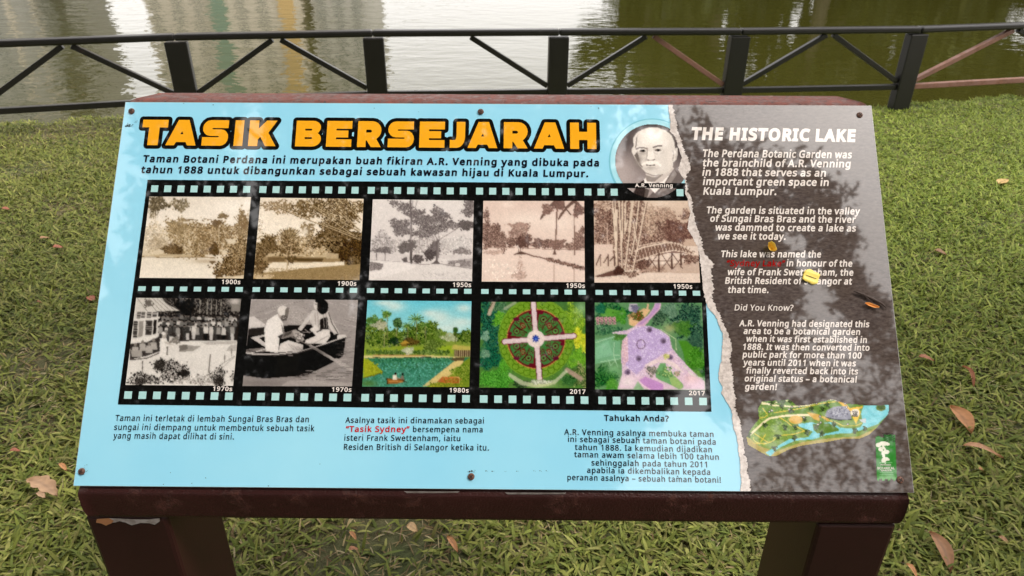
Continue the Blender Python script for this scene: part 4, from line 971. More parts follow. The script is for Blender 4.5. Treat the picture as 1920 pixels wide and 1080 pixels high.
# ---- painted pictures: grids of coloured points, drawn in the coordinates of an enlarged view
class Pic:
    def __init__(s, quad, org, sc, nx=170, ny=132, seed=1):
        s.q = np.array(quad, float); s.org = org; s.sc = sc; s.nx, s.ny = nx, ny
        u, v = np.meshgrid(np.linspace(0, 1, nx), np.linspace(0, 1, ny)); s.u, s.v = u, v
        w = lambda i: s.q[i][None, None]
        G = (w(0) * ((1 - u) * (1 - v))[..., None] + w(1) * (u * (1 - v))[..., None] + w(2) * (u * v)[..., None] + w(3) * ((1 - u) * v)[..., None])
        s.X, s.Y = G[..., 0], G[..., 1]
        s.C = np.zeros((ny, nx, 3)); s.r = np.random.default_rng(seed)
        A = np.stack([s.q[1] - s.q[0], s.q[3] - s.q[0]], 1); s.Ai = np.linalg.inv(A)
        s.mask = np.ones((ny, nx), bool)
    def grad(s, y0, y1, c0, c1):
        t = np.clip((s.Y - y0) / (y1 - y0), 0, 1)[..., None]; m = (s.Y >= y0 - 1e-6) & (s.Y <= y1)
        s.C[m] = (np.asarray(c0) * (1 - t) + np.asarray(c1) * t)[m]
    def put(s, m, c, a=1.0):
        s.C[m] = s.C[m] * (1 - a) + np.asarray(c, float) * a
    def ell(s, cx, cy, rx, ry, c, a=1.0, rot=0.0):
        k, j = math.cos(rot), math.sin(rot); dx, dy = s.X - cx, s.Y - cy
        s.put(((dx * k + dy * j) / rx) ** 2 + ((-dx * j + dy * k) / ry) ** 2 < 1, c, a)
    def soft(s, cx, cy, rx, ry, c, a=1.0):
        t = np.exp(-(((s.X - cx) / rx) ** 2 + ((s.Y - cy) / ry) ** 2))[..., None] * a
        s.C = s.C * (1 - t) + np.asarray(c, float) * t
    def poly(s, pts, c, a=1.0): s.put(inside(pts, s.X, s.Y), c, a)
    def line(s, pts, wd, c, a=1.0):
        for (x0, y0), (x1, y1) in zip(pts[:-1], pts[1:]):
            dx, dy = x1 - x0, y1 - y0; L = dx * dx + dy * dy + 1e-9
            t = np.clip(((s.X - x0) * dx + (s.Y - y0) * dy) / L, 0, 1)
            s.put((s.X - x0 - t * dx) ** 2 + (s.Y - y0 - t * dy) ** 2 < (wd / 2) ** 2, c, a)
    def dabs(s, cx, cy, rx, ry, n, pal, size=1, gauss=False, box=False, el=0):
        """n small leaf dabs in random palette colours"""
        r = s.r
        if gauss: p = r.normal(size=(n, 2)) * 0.5
        elif box: p = r.uniform(-1, 1, (n, 2))
        else:
            a = r.uniform(0, 2 * np.pi, n); ph = r.uniform(0, 6.28, 3)
            edge = 0.86 + 0.17 * np.sin(3 * a + ph[0]) + 0.12 * np.sin(5 * a + ph[1]) + 0.09 * np.sin(9 * a + ph[2])
            q = np.sqrt(r.random(n)) * edge * (1 + 0.14 * r.normal(size=n)); p = np.stack([q * np.cos(a), q * np.sin(a)], 1)
        P = p * [rx, ry] + [cx, cy]
        g = (P - s.q[0]) @ s.Ai.T
        ix = np.round(g[:, 0] * (s.nx - 1)).astype(int); iy = np.round(g[:, 1] * (s.ny - 1)).astype(int)
        pal = np.asarray(pal, float); col = pal[r.integers(0, len(pal), n)] * r.uniform(0.85, 1.15, n)[:, None]
        for ox in range(size):
            for oy in range(size + el):
                jx, jy = ix + ox, iy + oy
                m = (jx >= 0) & (jx < s.nx) & (jy >= 0) & (jy < s.ny)
                s.C[jy[m], jx[m]] = col[m]
    def tex(s, amt, sx=1, sy=1):
        n = s.r.normal(size=(s.ny // sy + 2, s.nx // sx + 2)); n = np.repeat(np.repeat(n, sy, 0), sx, 1)[:s.ny, :s.nx]
        s.C = s.C * (1 + amt * n[..., None])
    def done(s, name, layer, label=None, soft=0.6, grey=0.0, gain=1.0):
        C = s.C
        if soft:
            k = np.pad(C, ((1, 1), (1, 1), (0, 0)), 'edge'); k = (k[:-2] + 2 * k[1:-1] + k[2:]) / 4; k = (k[:, :-2] + 2 * k[:, 1:-1] + k[:, 2:]) / 4
            k2 = np.pad(k, ((2, 2), (2, 2), (0, 0)), 'edge'); k2 = sum(k2[i:i + k.shape[0], j:j + k.shape[1]] for i in (0, 2, 4) for j in (0, 2, 4)) / 9
            C = C * (1 - soft) + soft * (0.65 * k + 0.35 * k2)
        if grey:
            C = C * (1 - grey) + grey * C.mean(-1, keepdims=True) * np.array([1.05, 1.0, 0.95])
        C = np.clip(C * gain, 0, 255)
        col = alb(C.reshape(-1, 3))
        org, sc = s.org, s.sc
        px = s.q / sc + np.asarray(org)
        c = [uv(*p) for p in px]
        u, v = s.u[..., None], s.v[..., None]
        U = c[0] * (1 - u) * (1 - v) + c[1] * u * (1 - v) + c[2] * u * v + c[3] * (1 - u) * v
        W = PT + U[..., :1] * PA + U[..., 1:] * PB + PN * (layer * LAY) - FOOT
        I = (np.arange(s.ny - 1)[:, None] * s.nx + np.arange(s.nx - 1)[None])
        mk = s.mask[:-1, :-1] & s.mask[1:, :-1] & s.mask[:-1, 1:] & s.mask[1:, 1:]
        I = I[mk]
        F = np.stack([I, I + s.nx, I + s.nx + 1, I + 1], -1)
        o = big_mesh(name, W.reshape(-1, 3), F.ravel(), np.full(len(F), 4), M['picture'], col, PANEL)
        if label: o['label'] = label
        return o

SEP = [(96, 70, 36), (140, 110, 66), (178, 148, 104), (66, 44, 20), (205, 180, 140)]
def pic1():
    p = Pic([(195, 55), (1403, 62), (1313, 1032), (75, 1023)], (250, 360), 6.352, seed=1)
    p.grad(0, 420, (222, 210, 194), (240, 230, 216)); p.grad(420, 760, (226, 210, 184), (214, 194, 160)); p.grad(760, 1100, (226, 214, 194), (236, 226, 210))
    p.soft(1200, 190, 260, 130, (250, 242, 230), .7)
    p.dabs(250, 520, 160, 190, 800, [(214, 198, 172), (190, 168, 136), (230, 216, 194)], 2); p.dabs(300, 620, 150, 90, 420, [(170, 148, 112), (200, 180, 150)], 2)
    p.dabs(640, 540, 270, 230, 1500, [(158, 128, 84), (126, 98, 58), (186, 160, 116), (206, 184, 144)], 2)
    p.dabs(530, 420, 130, 120, 500, [(140, 114, 74), (178, 152, 108)], 2); p.dabs(960, 520, 260, 190, 1300, [(150, 118, 74), (118, 90, 52), (190, 164, 122)], 2)
    p.dabs(1060, 285, 62, 36, 160, [(122, 98, 64), (150, 126, 90)], 2); p.dabs(980, 370, 60, 40, 130, [(120, 92, 58)], 2)
    p.line([(590, 332), (770, 338)], 9, (120, 96, 66)); p.line([(600, 368), (690, 372)], 16, (226, 212, 188)); p.line([(610, 372), (686, 374)], 5, (130, 104, 70)); p.line([(840, 325), (930, 335)], 7, (140, 116, 84))
    p.dabs(1290, 420, 90, 200, 600, [(150, 122, 82), (190, 164, 124), (118, 90, 54)], 2)
    for k in range(9): p.line([(1330, 460), (1200 + 26 * k, 300 - 12 * k)], 6, (140, 110, 70))
    p.line([(1022, 440), (1020, 620)], 8, (214, 194, 156)); p.line([(925, 450), (920, 560)], 5, (206, 184, 146))
    p.dabs(440, 690, 95, 70, 380, [(120, 92, 56), (150, 122, 82), (92, 68, 38)], 2); p.dabs(535, 700, 42, 56, 160, [(84, 60, 32), (110, 84, 50)], 2)
    p.poly([(100, 765), (400, 745), (700, 755), (1000, 790), (700, 790), (300, 775)], (196, 172, 130)); p.line([(100, 775), (420, 790), (700, 780), (980, 790)], 9, (140, 112, 72))
    p.dabs(800, 700, 120, 80, 380, [(190, 164, 120), (140, 110, 66), (110, 82, 46)], 2); p.dabs(950, 690, 60, 80, 260, [(84, 60, 30), (112, 84, 48)], 2)
    p.soft(860, 830, 160, 26, (180, 156, 122), .7); p.ell(945, 838, 40, 16, (120, 94, 62))
    p.dabs(1180, 880, 200, 190, 1700, [(90, 64, 32), (140, 108, 66), (188, 158, 112), (62, 42, 18)], 2); p.dabs(1260, 690, 140, 130, 900, [(110, 82, 46), (160, 130, 84), (200, 172, 128), (78, 54, 26)], 2)
    p.dabs(1000, 980, 60, 60, 120, [(130, 100, 60), (90, 64, 34)], 2)
    p.dabs(290, 140, 130, 100, 330, [(104, 90, 64), (140, 124, 94), (84, 70, 46)], 2, el=1); p.dabs(560, 150, 110, 90, 170, [(110, 94, 66), (150, 134, 104)], 2, el=1); p.dabs(230, 260, 60, 60, 50, [(130, 114, 84)], 1, el=2)
    p.poly([(1000, 1022), (1330, 990), (1330, 1040), (1000, 1040)], (220, 200, 165)); p.tex(.05)
    p.done('photo_print', 2.6, 'sepia photo of a lake with wooded island', grey=0.3)
def pic2():
    p = Pic([(150, 68), (1378, 83), (1328, 1050), (65, 1035)], (465, 360), 6.352, seed=2)
    p.grad(0, 600, (232, 216, 194), (242, 230, 212)); p.grad(600, 1100, (196, 170, 126), (214, 190, 150))
    p.dabs(700, 640, 620, 130, 1500, [(196, 168, 124), (158, 128, 82), (220, 198, 158)], 2)
    p.dabs(470, 530, 150, 90, 300, [(120, 94, 56), (160, 132, 88)], 2)
    for k in range(13): p.line([(480, 600), (350 + 24 * k, 430 + 3 * abs(k - 6) ** 1.6)], 9, (112, 88, 50) if k % 2 else (168, 142, 100))
    p.dabs(240, 640, 130, 120, 800, [(78, 56, 26), (108, 82, 46), (150, 122, 80)], 2); p.dabs(480, 660, 140, 110, 700, [(84, 60, 30), (196, 168, 126), (120, 92, 52)], 2)
    p.dabs(150, 830, 80, 170, 750, [(80, 58, 28), (116, 88, 50), (160, 130, 88)], 2); p.dabs(150, 420, 50, 120, 70, [(150, 122, 84)], 1)
    p.dabs(740, 620, 60, 170, 420, [(226, 206, 170), (186, 158, 114), (150, 120, 78)], 2)
    p.dabs(700, 440, 100, 80, 150, [(110, 84, 50), (150, 122, 80)], 2); p.soft(680, 480, 40, 50, (240, 228, 208), .9)
    p.dabs(1060, 520, 310, 200, 2300, [(90, 66, 34), (120, 92, 54), (66, 46, 20), (164, 136, 92)], 2); p.dabs(1180, 720, 230, 170, 1900, [(56, 38, 16), (78, 54, 26), (104, 78, 42)], 2); p.dabs(1240, 850, 130, 80, 500, [(60, 42, 18), (90, 66, 34), (140, 112, 70)], 2)
    p.dabs(1000, 640, 130, 60, 260, [(52, 36, 14), (150, 122, 80)], 2)
    p.dabs(700, 200, 260, 130, 620, [(112, 86, 48), (146, 118, 76), (90, 66, 34)], 2); p.dabs(1100, 220, 320, 180, 1700, [(100, 74, 38), (136, 106, 64), (214, 192, 152), (74, 52, 24)], 2); p.dabs(350, 170, 210, 90, 280, [(170, 142, 104), (140, 112, 74)], 2)
    for a, b in (((640, 90), (1320, 470)), ((880, 90), (1340, 460)), ((1000, 120), (1300, 430)), ((560, 270), (1340, 580)), ((760, 170), (1250, 520)), ((1130, 90), (1350, 330)), ((1200, 90), (1360, 220)), ((900, 380), (1250, 520)), ((300, 150), (620, 300))):
        p.line([a, b], 8, (206, 180, 136)); p.line([(a[0] + 8, a[1] + 12), (b[0], b[1] + 10)], 5, (80, 56, 26))
    p.poly([(70, 800), (300, 770), (900, 780), (1100, 800), (1100, 850), (70, 850)], (160, 130, 84)); p.poly([(560, 790), (900, 800), (880, 838), (560, 826)], (92, 68, 36)); p.poly([(240, 780), (440, 790), (440, 830), (230, 835)], (120, 92, 54)); p.poly([(930, 730), (1080, 740), (1080, 800), (930, 800)], (190, 164, 122))
    p.poly([(205, 900), (300, 842), (700, 845), (1150, 838), (1150, 872), (760, 905), (450, 940), (180, 955)], (232, 216, 190))
    p.poly([(60, 1050), (60, 985), (300, 955), (700, 912), (1120, 880), (1350, 860), (1350, 1060)], (158, 128, 78)); p.dabs(800, 990, 560, 80, 1500, [(132, 102, 56), (176, 146, 96), (150, 120, 72)], 1, box=True); p.dabs(170, 1010, 130, 30, 150, [(206, 178, 134)], 2)
    p.poly([(60, 900), (180, 900), (230, 930), (60, 990)], (120, 92, 52), .6); p.dabs(150, 880, 80, 90, 250, [(78, 56, 28), (140, 110, 70)], 2)
    p.line([(465, 740), (470, 860), (462, 945)], 18, (196, 168, 126)); p.line([(478, 740), (483, 880)], 8, (96, 72, 40)); p.dabs(500, 800, 70, 40, 60, [(96, 72, 40)], 2)
    p.tex(.06); p.done('photo_print', 2.6, 'sepia photo of overhanging trees and a stream', grey=0.3)
def pic3():
    p = Pic([(122, 57), (1325, 72), (1303, 1032), (75, 1020)], (680, 365), 6.355, seed=3)
    p.grad(0, 700, (226, 218, 214), (216, 207, 204)); p.grad(700, 1100, (226, 218, 214), (214, 206, 202))
    p.dabs(240, 590, 170, 130, 700, [(180, 172, 170), (206, 198, 195), (140, 132, 130)], 2); p.dabs(700, 610, 500, 110, 1100, [(190, 181, 178), (214, 206, 202), (160, 151, 149)], 2); p.dabs(1120, 600, 180, 120, 500, [(196, 188, 185), (216, 209, 206)], 2)
    p.dabs(240, 665, 110, 40, 240, [(104, 96, 95), (134, 126, 124)], 2); p.dabs(1170, 680, 120, 36, 300, [(122, 113, 111), (160, 151, 149)], 2)
    p.dabs(500, 640, 90, 60, 420, [(98, 90, 89), (120, 112, 110)], 2); p.line([(470, 690), (478, 770)], 18, (100, 92, 90)); p.dabs(560, 600, 80, 60, 200, [(110, 102, 100)], 2)
    D = [(96, 87, 87), (122, 113, 112), (146, 138, 136)]
    for cx, cy, rx, ry, n in ((430, 360, 110, 80, 420), (500, 150, 100, 60, 180), (620, 230, 130, 60, 260), (700, 320, 150, 70, 420), (870, 190, 60, 60, 130), (940, 250, 110, 60, 260), (820, 410, 150, 60, 360), (1000, 360, 110, 70, 250), (480, 440, 130, 60, 260), (700, 470, 130, 50, 250), (1090, 380, 80, 40, 120), (380, 100, 80, 40, 60), (840, 290, 120, 50, 280)):
        p.dabs(cx, cy, rx, ry, n, D, 2)
    p.dabs(1270, 170, 90, 110, 420, D, 2); p.dabs(1230, 370, 110, 60, 420, [(92, 84, 83), (110, 102, 100)], 2); p.dabs(1290, 130, 50, 80, 220, D, 2)
    p.line([(572, 70), (575, 500), (580, 810)], 22, (110, 101, 100)); p.line([(600, 70), (585, 400)], 9, (130, 121, 120)); p.line([(625, 180), (650, 70)], 6, (120, 112, 110)); p.line([(566, 280), (578, 560)], 8, (176, 167, 165))
    p.line([(340, 70), (560, 270)], 9, (128, 119, 118)); p.line([(640, 390), (880, 560)], 9, (150, 141, 140)); p.line([(780, 340), (900, 560)], 8, (130, 121, 120)); p.line([(920, 540), (1130, 410)], 9, (150, 141, 139)); p.line([(905, 460), (912, 560)], 9, (150, 141, 139)); p.line([(790, 590), (860, 520)], 8, (206, 197, 194)); p.line([(820, 570), (890, 640)], 8, (190, 181, 178))
    p.poly([(90, 700), (1310, 735), (1310, 775), (800, 770), (500, 800), (90, 780)], (212, 203, 200)); p.line([(90, 782), (540, 812)], 6, (170, 160, 158)); p.line([(165, 690), (165, 785)], 9, (110, 101, 100)); p.line([(268, 650), (267, 788)], 9, (110, 101, 100))
    p.dabs(850, 640, 70, 90, 380, [(104, 95, 94), (126, 117, 116)], 2); p.dabs(790, 720, 70, 60, 380, [(76, 68, 67), (96, 88, 87)], 2); p.ell(655, 770, 58, 48, (96, 88, 87)); p.dabs(655, 770, 58, 48, 200, [(74, 66, 65), (118, 109, 108)], 2); p.dabs(495, 780, 30, 24, 60, [(96, 88, 87)], 2)
    p.line([(900, 560), (885, 800)], 34, (106, 97, 96)); p.line([(905, 580), (898, 790)], 8, (160, 151, 149)); p.poly([(820, 830), (880, 780), (930, 830)], (96, 87, 86)); p.line([(575, 700), (580, 815)], 30, (84, 76, 75))
    p.poly([(930, 800), (1310, 765), (1310, 890), (1000, 855)], (176, 167, 165)); p.dabs(1150, 820, 130, 34, 260, [(126, 117, 116), (150, 141, 140)], 2); p.ell(985, 812, 34, 26, (220, 211, 208)); p.ell(1130, 845, 32, 26, (214, 205, 202))
    p.poly([(90, 790), (500, 815), (640, 850), (560, 900), (90, 1020)], (228, 220, 216)); p.poly([(85, 800), (250, 830), (240, 870), (85, 920)], (136, 127, 125)); p.dabs(160, 860, 80, 40, 140, [(116, 107, 106), (156, 147, 145)], 2)
    p.line([(540, 812), (700, 835), (930, 830), (1300, 885)], 7, (130, 121, 120)); p.dabs(1000, 970, 300, 40, 140, [(176, 167, 165)], 1, box=True); p.tex(.045)
    p.done('photo_print', 2.6, 'pale grey photo of park trees by a path')
def pic4():
    p = Pic([(103, 75), (1305, 77), (1312, 1043), (85, 1037)], (890, 365), 6.355, seed=4)
    p.grad(0, 640, (220, 196, 184), (228, 206, 194)); p.grad(640, 1100, (232, 210, 198), (226, 204, 192))
    p.soft(560, 300, 240, 90, (238, 220, 208), .8); p.soft(960, 330, 260, 120, (238, 220, 208), .8); p.soft(390, 120, 80, 40, (240, 222, 210), .7)
    D = [(112, 88, 80), (140, 114, 104), (88, 66, 60), (170, 144, 132)]
    p.dabs(230, 520, 150, 150, 1500, D, 2); p.dabs(140, 400, 60, 90, 250, D, 2); p.dabs(135, 240, 40, 70, 130, D, 2)
    p.dabs(530, 490, 150, 150, 1000, [(150, 122, 112), (118, 92, 84), (180, 154, 142)], 2); p.dabs(560, 560, 120, 70, 520, [(84, 62, 56), (112, 86, 78)], 2); p.dabs(430, 570, 60, 60, 240, D, 2); p.dabs(530, 380, 130, 60, 160, [(170, 142, 130)], 2)
    p.dabs(750, 585, 80, 58, 480, [(94, 72, 66), (126, 100, 92), (156, 130, 120)], 2); p.dabs(850, 590, 60, 50, 260, D, 2); p.dabs(960, 595, 110, 58, 520, [(122, 96, 88), (150, 122, 112)], 2)
    p.dabs(1120, 620, 70, 44, 260, D, 2); p.dabs(1240, 560, 90, 110, 550, [(140, 112, 104), (170, 144, 132), (110, 86, 78)], 2); p.dabs(1280, 430, 40, 50, 80, D, 2)
    p.line([(90, 640), (480, 638)], 8, (176, 148, 136)); p.line([(600, 650), (1310, 665)], 7, (140, 112, 102)); p.poly([(560, 660), (1310, 672), (1310, 870), (1000, 800), (760, 745), (600, 720)], (226, 204, 192))
    p.line([(470, 722), (560, 690), (700, 740), (780, 752), (870, 780), (1000, 800), (1310, 890)], 15, (120, 94, 86)); p.poly([(470, 722), (545, 680), (620, 718)], (92, 70, 62))
    for x in (880, 960, 1050, 1130, 1200, 1270): p.dabs(x, 775 + (x - 880) * .26, 50, 20, 70, [(92, 70, 62), (150, 122, 112)], 2)
    p.line([(520, 640), (524, 690)], 7, (90, 68, 60)); p.line([(545, 640), (544, 690)], 7, (90, 68, 60))
    p.line([(980, 180), (970, 480), (952, 710)], 17, (124, 98, 88)); p.poly([(930, 718), (952, 650), (975, 718)], (104, 80, 72)); p.poly([(945, 100), (1020, 100), (985, 230)], (136, 106, 96)); p.line([(1184, 180), (1190, 725)], 13, (124, 98, 88))
    for cx, cy in ((975, 90), (1185, 95)):
        for k in range(15):
            a = math.radians(200 + 10.0 * k * 1.2 - 35); q = (cx + 190 * math.cos(a), cy + 60 + 150 * abs(math.cos(a)) - 90 * max(0, -math.sin(a)))
            p.line([(cx, cy), ((cx + q[0]) / 2, (cy + q[1]) / 2 - 25), q], 13, (122, 96, 88) if k % 2 else (96, 74, 66))
    p.dabs(860, 170, 70, 70, 130, [(120, 94, 86), (150, 122, 112)], 2, el=1); p.dabs(1230, 180, 70, 80, 260, [(104, 80, 72), (140, 112, 104)], 2, el=1); p.dabs(1010, 120, 80, 50, 150, [(120, 94, 86)], 2, el=1)
    p.dabs(535, 880, 50, 150, 260, [(176, 148, 136), (200, 174, 162)], 1, el=0); p.dabs(520, 960, 100, 50, 160, [(190, 164, 152)], 2); p.line([(946, 840), (946, 1040)], 12, (186, 160, 148)); p.line([(1184, 880), (1186, 1040)], 12, (190, 164, 152)); p.dabs(200, 690, 140, 24, 150, [(190, 164, 152)], 2); p.dabs(300, 900, 200, 120, 80, [(240, 224, 212)], 2)
    p.tex(.04); p.done('photo_print', 2.6, 'sepia photo of a lake with two tall palms')
def pic5():
    p = Pic([(82, 72), (1260, 72), (1312, 1018), (90, 1018)], (1100, 365), 6.17, seed=5)
    p.grad(0, 600, (216, 194, 176), (196, 170, 152)); p.grad(600, 1100, (226, 206, 192), (222, 202, 186))
    D = [(112, 84, 74), (150, 122, 108), (84, 60, 54), (186, 160, 144)]
    p.dabs(200, 330, 140, 280, 2200, D, 2); p.dabs(460, 450, 200, 420, 2600, [(110, 82, 72), (140, 112, 100), (80, 56, 50), (170, 144, 128)], 2, box=True)
    p.dabs(850, 420, 290, 180, 2600, D, 2); p.dabs(1050, 430, 200, 150, 1500, [(84, 58, 52), (110, 80, 72), (140, 110, 98)], 2); p.dabs(900, 230, 130, 90, 500, [(170, 144, 126), (140, 112, 98), (196, 170, 152)], 2); p.dabs(1140, 240, 70, 60, 260, D, 2); p.dabs(720, 300, 100, 200, 420, [(180, 156, 136), (206, 182, 164), (150, 122, 106)], 2); p.soft(860, 110, 130, 50, (222, 202, 184), .8)
    p.dabs(190, 120, 100, 60, 200, [(206, 182, 164), (140, 112, 98)], 2)
    p.poly([(82, 585), (300, 580), (310, 720), (82, 740)], (220, 196, 182)); p.poly([(82, 740), (330, 720), (330, 880), (82, 930)], (214, 192, 176))
    for a, b in (((300, 80), (350, 850)), ((330, 80), (330, 650)), ((375, 80), (400, 640)), ((415, 80), (410, 560)), ((450, 90), (440, 460)), ((530, 80), (500, 400)), ((500, 400), (445, 870)), ((605, 80), (560, 500)), ((690, 90), (600, 560)), ((570, 420), (520, 700)), ((600, 560), (530, 900)), ((540, 330), (580, 560)), ((350, 180), (345, 800)), ((400, 560), (410, 860)), ((470, 300), (450, 420))):
        p.line([a, b], 17, (222, 202, 182)); p.line([(a[0] + 12, a[1]), (b[0] + 12, b[1])], 7, (96, 70, 62))
    p.line([(530, 80), (495, 430)], 30, (216, 196, 176)); p.line([(240, 340), (236, 590)], 13, (200, 174, 158))
    p.poly([(80, 950), (300, 880), (420, 900), (420, 950), (200, 960)], (100, 74, 66)); p.poly([(310, 880), (360, 820), (440, 880), (430, 940), (310, 930)], (74, 52, 46))
    p.poly([(600, 830), (1310, 780), (1310, 920), (600, 920)], (196, 172, 156)); p.dabs(1180, 740, 110, 60, 420, D, 2); p.dabs(640, 830, 80, 80, 480, [(80, 56, 50), (130, 102, 90)], 2); p.dabs(760, 870, 160, 40, 200, [(150, 122, 108), (186, 160, 144)], 2)
    p.poly([(560, 790), (700, 735), (950, 680), (1250, 690), (1250, 660), (950, 640), (580, 740)], (122, 94, 84)); p.poly([(580, 700), (620, 620), (760, 590), (950, 570), (1080, 590), (1200, 650), (1260, 700), (1150, 690), (1000, 650), (820, 680), (650, 750)], (130, 102, 90))
    arch = [(560, 660), (640, 620), (800, 585), (960, 560), (1060, 575), (1160, 625), (1260, 695)]
    arch2 = [(580, 770), (700, 730), (860, 680), (1000, 652), (1110, 665), (1250, 705)]
    p.line(arch, 17, (228, 208, 190)); p.line(arch2, 13, (226, 206, 188)); p.line([(590, 600), (860, 555), (960, 560)], 11, (220, 198, 180))
    for k in range(17):
        x = 590 + 38 * k; ya = np.interp(x, [q[0] for q in arch], [q[1] for q in arch]); yb = np.interp(x + 34, [q[0] for q in arch2], [q[1] for q in arch2])
        p.line([(x, ya), (x + 34, yb)], 7, (226, 206, 188)); p.line([(x + 34, ya), (x, yb)], 6, (84, 60, 52))
    for x in (835, 985, 1090): p.line([(x, 690), (x, 890 - (x - 835) * .2)], 20, (84, 60, 52))
    p.line([(690, 770), (980, 770)], 9, (96, 70, 62))
    for x in (700, 870, 1000): p.line([(x, 700), (x + 110, 860)], 9, (100, 74, 66)); p.line([(x + 120, 700), (x, 860)], 9, (100, 74, 66))
    for x in (110, 200, 270): p.line([(x, 820 - (x - 100) * .3), (x + 50, 700 + (x - 100) * .1)], 13, (100, 74, 66)); p.line([(x + 50, 700), (x + 50, 830)], 12, (96, 70, 62))
    p.poly([(440, 930), (700, 905), (1310, 915), (1310, 1020), (90, 1020), (90, 965)], (224, 204, 190)); p.dabs(500, 920, 90, 34, 200, [(96, 70, 62), (190, 164, 148)], 2); p.dabs(700, 980, 600, 30, 120, [(196, 172, 156)], 1, box=True)
    p.tex(.05); p.done('photo_print', 2.6, 'sepia photo of bamboo beside an arched wooden bridge')
def pic6():
    p = Pic([(180, 50), (1328, 60), (1240, 1013), (62, 1003)], (225, 550), 5.838, seed=6)
    p.grad(0, 1100, (214, 208, 202), (222, 216, 210))
    p.poly([(400, 40), (1340, 40), (1300, 540), (420, 540)], (46, 42, 40)); p.dabs(860, 140, 460, 100, 1700, [(24, 22, 22), (70, 66, 62), (110, 104, 98), (40, 37, 36)], 2, box=True); p.dabs(700, 160, 130, 110, 520, [(20, 18, 18), (36, 34, 32)], 2)
    for x in (880, 960, 1005, 1060, 1110): p.line([(x, 70), (x - 6, 240)], 9, (150, 144, 136))
    p.soft(1260, 90, 80, 50, (196, 188, 182), 1); p.poly([(1220, 120), (1320, 118), (1315, 200), (1215, 200)], (130, 124, 118))
    p.poly([(190, 50), (460, 50), (540, 130), (660, 195), (170, 205)], (202, 196, 188))
    for k in range(8): p.line([(190 + 42 * k, 52), (300 + 52 * k, 200)], 5, (104, 98, 92))
    p.line([(465, 50), (530, 120), (660, 190)], 12, (60, 56, 54)); p.dabs(310, 110, 50, 40, 80, [(100, 94, 88)], 2)
    p.poly([(160, 205), (420, 205), (420, 480), (110, 530)], (206, 200, 194))
    for x0, x1, y0, y1 in ((190, 230, 210, 280), (240, 280, 210, 275), (300, 350, 210, 272), (360, 410, 210, 270), (285, 355, 300, 465), (150, 195, 310, 490)):
        p.poly([(x0, y0), (x1, y0), (x1 - 6, y1), (x0 - 8, y1)], (60, 56, 54))
        for k in range(1, 7): y = y0 + (y1 - y0) * k / 7; p.line([(x0 - 4, y), (x1 - 4, y)], 5, (150, 144, 138))
    p.poly([(212, 310), (262, 305), (250, 478), (202, 484)], (140, 134, 128)); p.poly([(372, 298), (405, 296), (395, 450), (362, 455)], (36, 33, 32)); p.line([(160, 300), (430, 270)], 20, (214, 208, 202)); p.line([(120, 530), (430, 465)], 26, (220, 214, 208)); p.line([(270, 290), (258, 560)], 15, (220, 214, 208))
    r = p.r
    for row, (yh, dy, n) in enumerate(((255, 90, 22), (310, 110, 22), (360, 160, 17))):
        for k in range(n):
            x = 450 + (840 / n) * (k + r.uniform(-.25, .25)); y = yh + r.uniform(-14, 14); sh = r.choice([70, 110, 150, 195, 205, 60])
            if x < 660 and row == 0: sh *= .6
            p.poly([(x - 22, y + 14), (x + 22, y + 14), (x + 25, y + dy * .55), (x - 25, y + dy * .55)], (sh, sh * .97, sh * .94))
            sh2 = r.choice([30, 40, 60, 190]); p.poly([(x - 20, y + dy * .55), (x + 20, y + dy * .55), (x + 15, y + dy), (x - 15, y + dy)], (sh2, sh2 * .97, sh2 * .95))
            p.ell(x, y, 13, 16, (112, 104, 98)); p.ell(x, y - 8, 13, 9, (24, 22, 22))
    p.poly([(420, 480), (480, 400), (620, 440), (660, 540), (420, 540)], (60, 56, 54), .55)
    p.poly([(655, 530), (1285, 520), (1230, 1010), (62, 1003), (100, 690), (400, 640)], (218, 212, 206)); p.poly([(720, 575), (890, 585), (800, 640), (640, 650)], (150, 144, 138)); p.poly([(880, 540), (1280, 528), (1280, 560), (960, 570)], (180, 174, 168)); p.poly([(1200, 580), (1290, 560), (1270, 640), (1160, 640)], (176, 170, 164)); p.soft(560, 800, 300, 60, (196, 190, 184), .5)
    p.poly([(110, 560), (300, 540), (430, 480), (440, 640), (300, 690), (110, 730)], (58, 54, 52))
    for cx, cy in ((170, 600), (250, 570), (320, 590), (370, 550)): p.ell(cx, cy - 30, 16, 20, (130, 122, 116)); p.poly([(cx - 32, cy - 10), (cx + 30, cy - 10), (cx + 40, cy + 70), (cx - 36, cy + 70)], (168, 162, 156))
    p.poly([(120, 630), (245, 625), (240, 700), (130, 700)], (158, 152, 146)); p.line([(110, 735), (300, 715), (430, 660)], 12, (90, 85, 82))
    p.poly([(440, 500), (505, 488), (530, 560), (520, 690), (440, 700)], (222, 216, 210)); p.ell(485, 468, 26, 34, (170, 162, 154)); p.ell(478, 446, 24, 16, (222, 216, 210)); p.line([(500, 545), (590, 582)], 22, (186, 178, 170))
    p.poly([(540, 475), (620, 490), (670, 560), (540, 540)], (206, 200, 194)); p.dabs(600, 520, 60, 40, 60, [(120, 114, 108)], 2); p.ell(585, 458, 18, 20, (50, 46, 44)); p.poly([(515, 585), (645, 560), (640, 660), (515, 680)], (214, 208, 202)); p.poly([(512, 585), (528, 585), (525, 680), (508, 680)], (110, 104, 98)); p.poly([(650, 575), (740, 565), (740, 620), (650, 640)], (110, 104, 98))
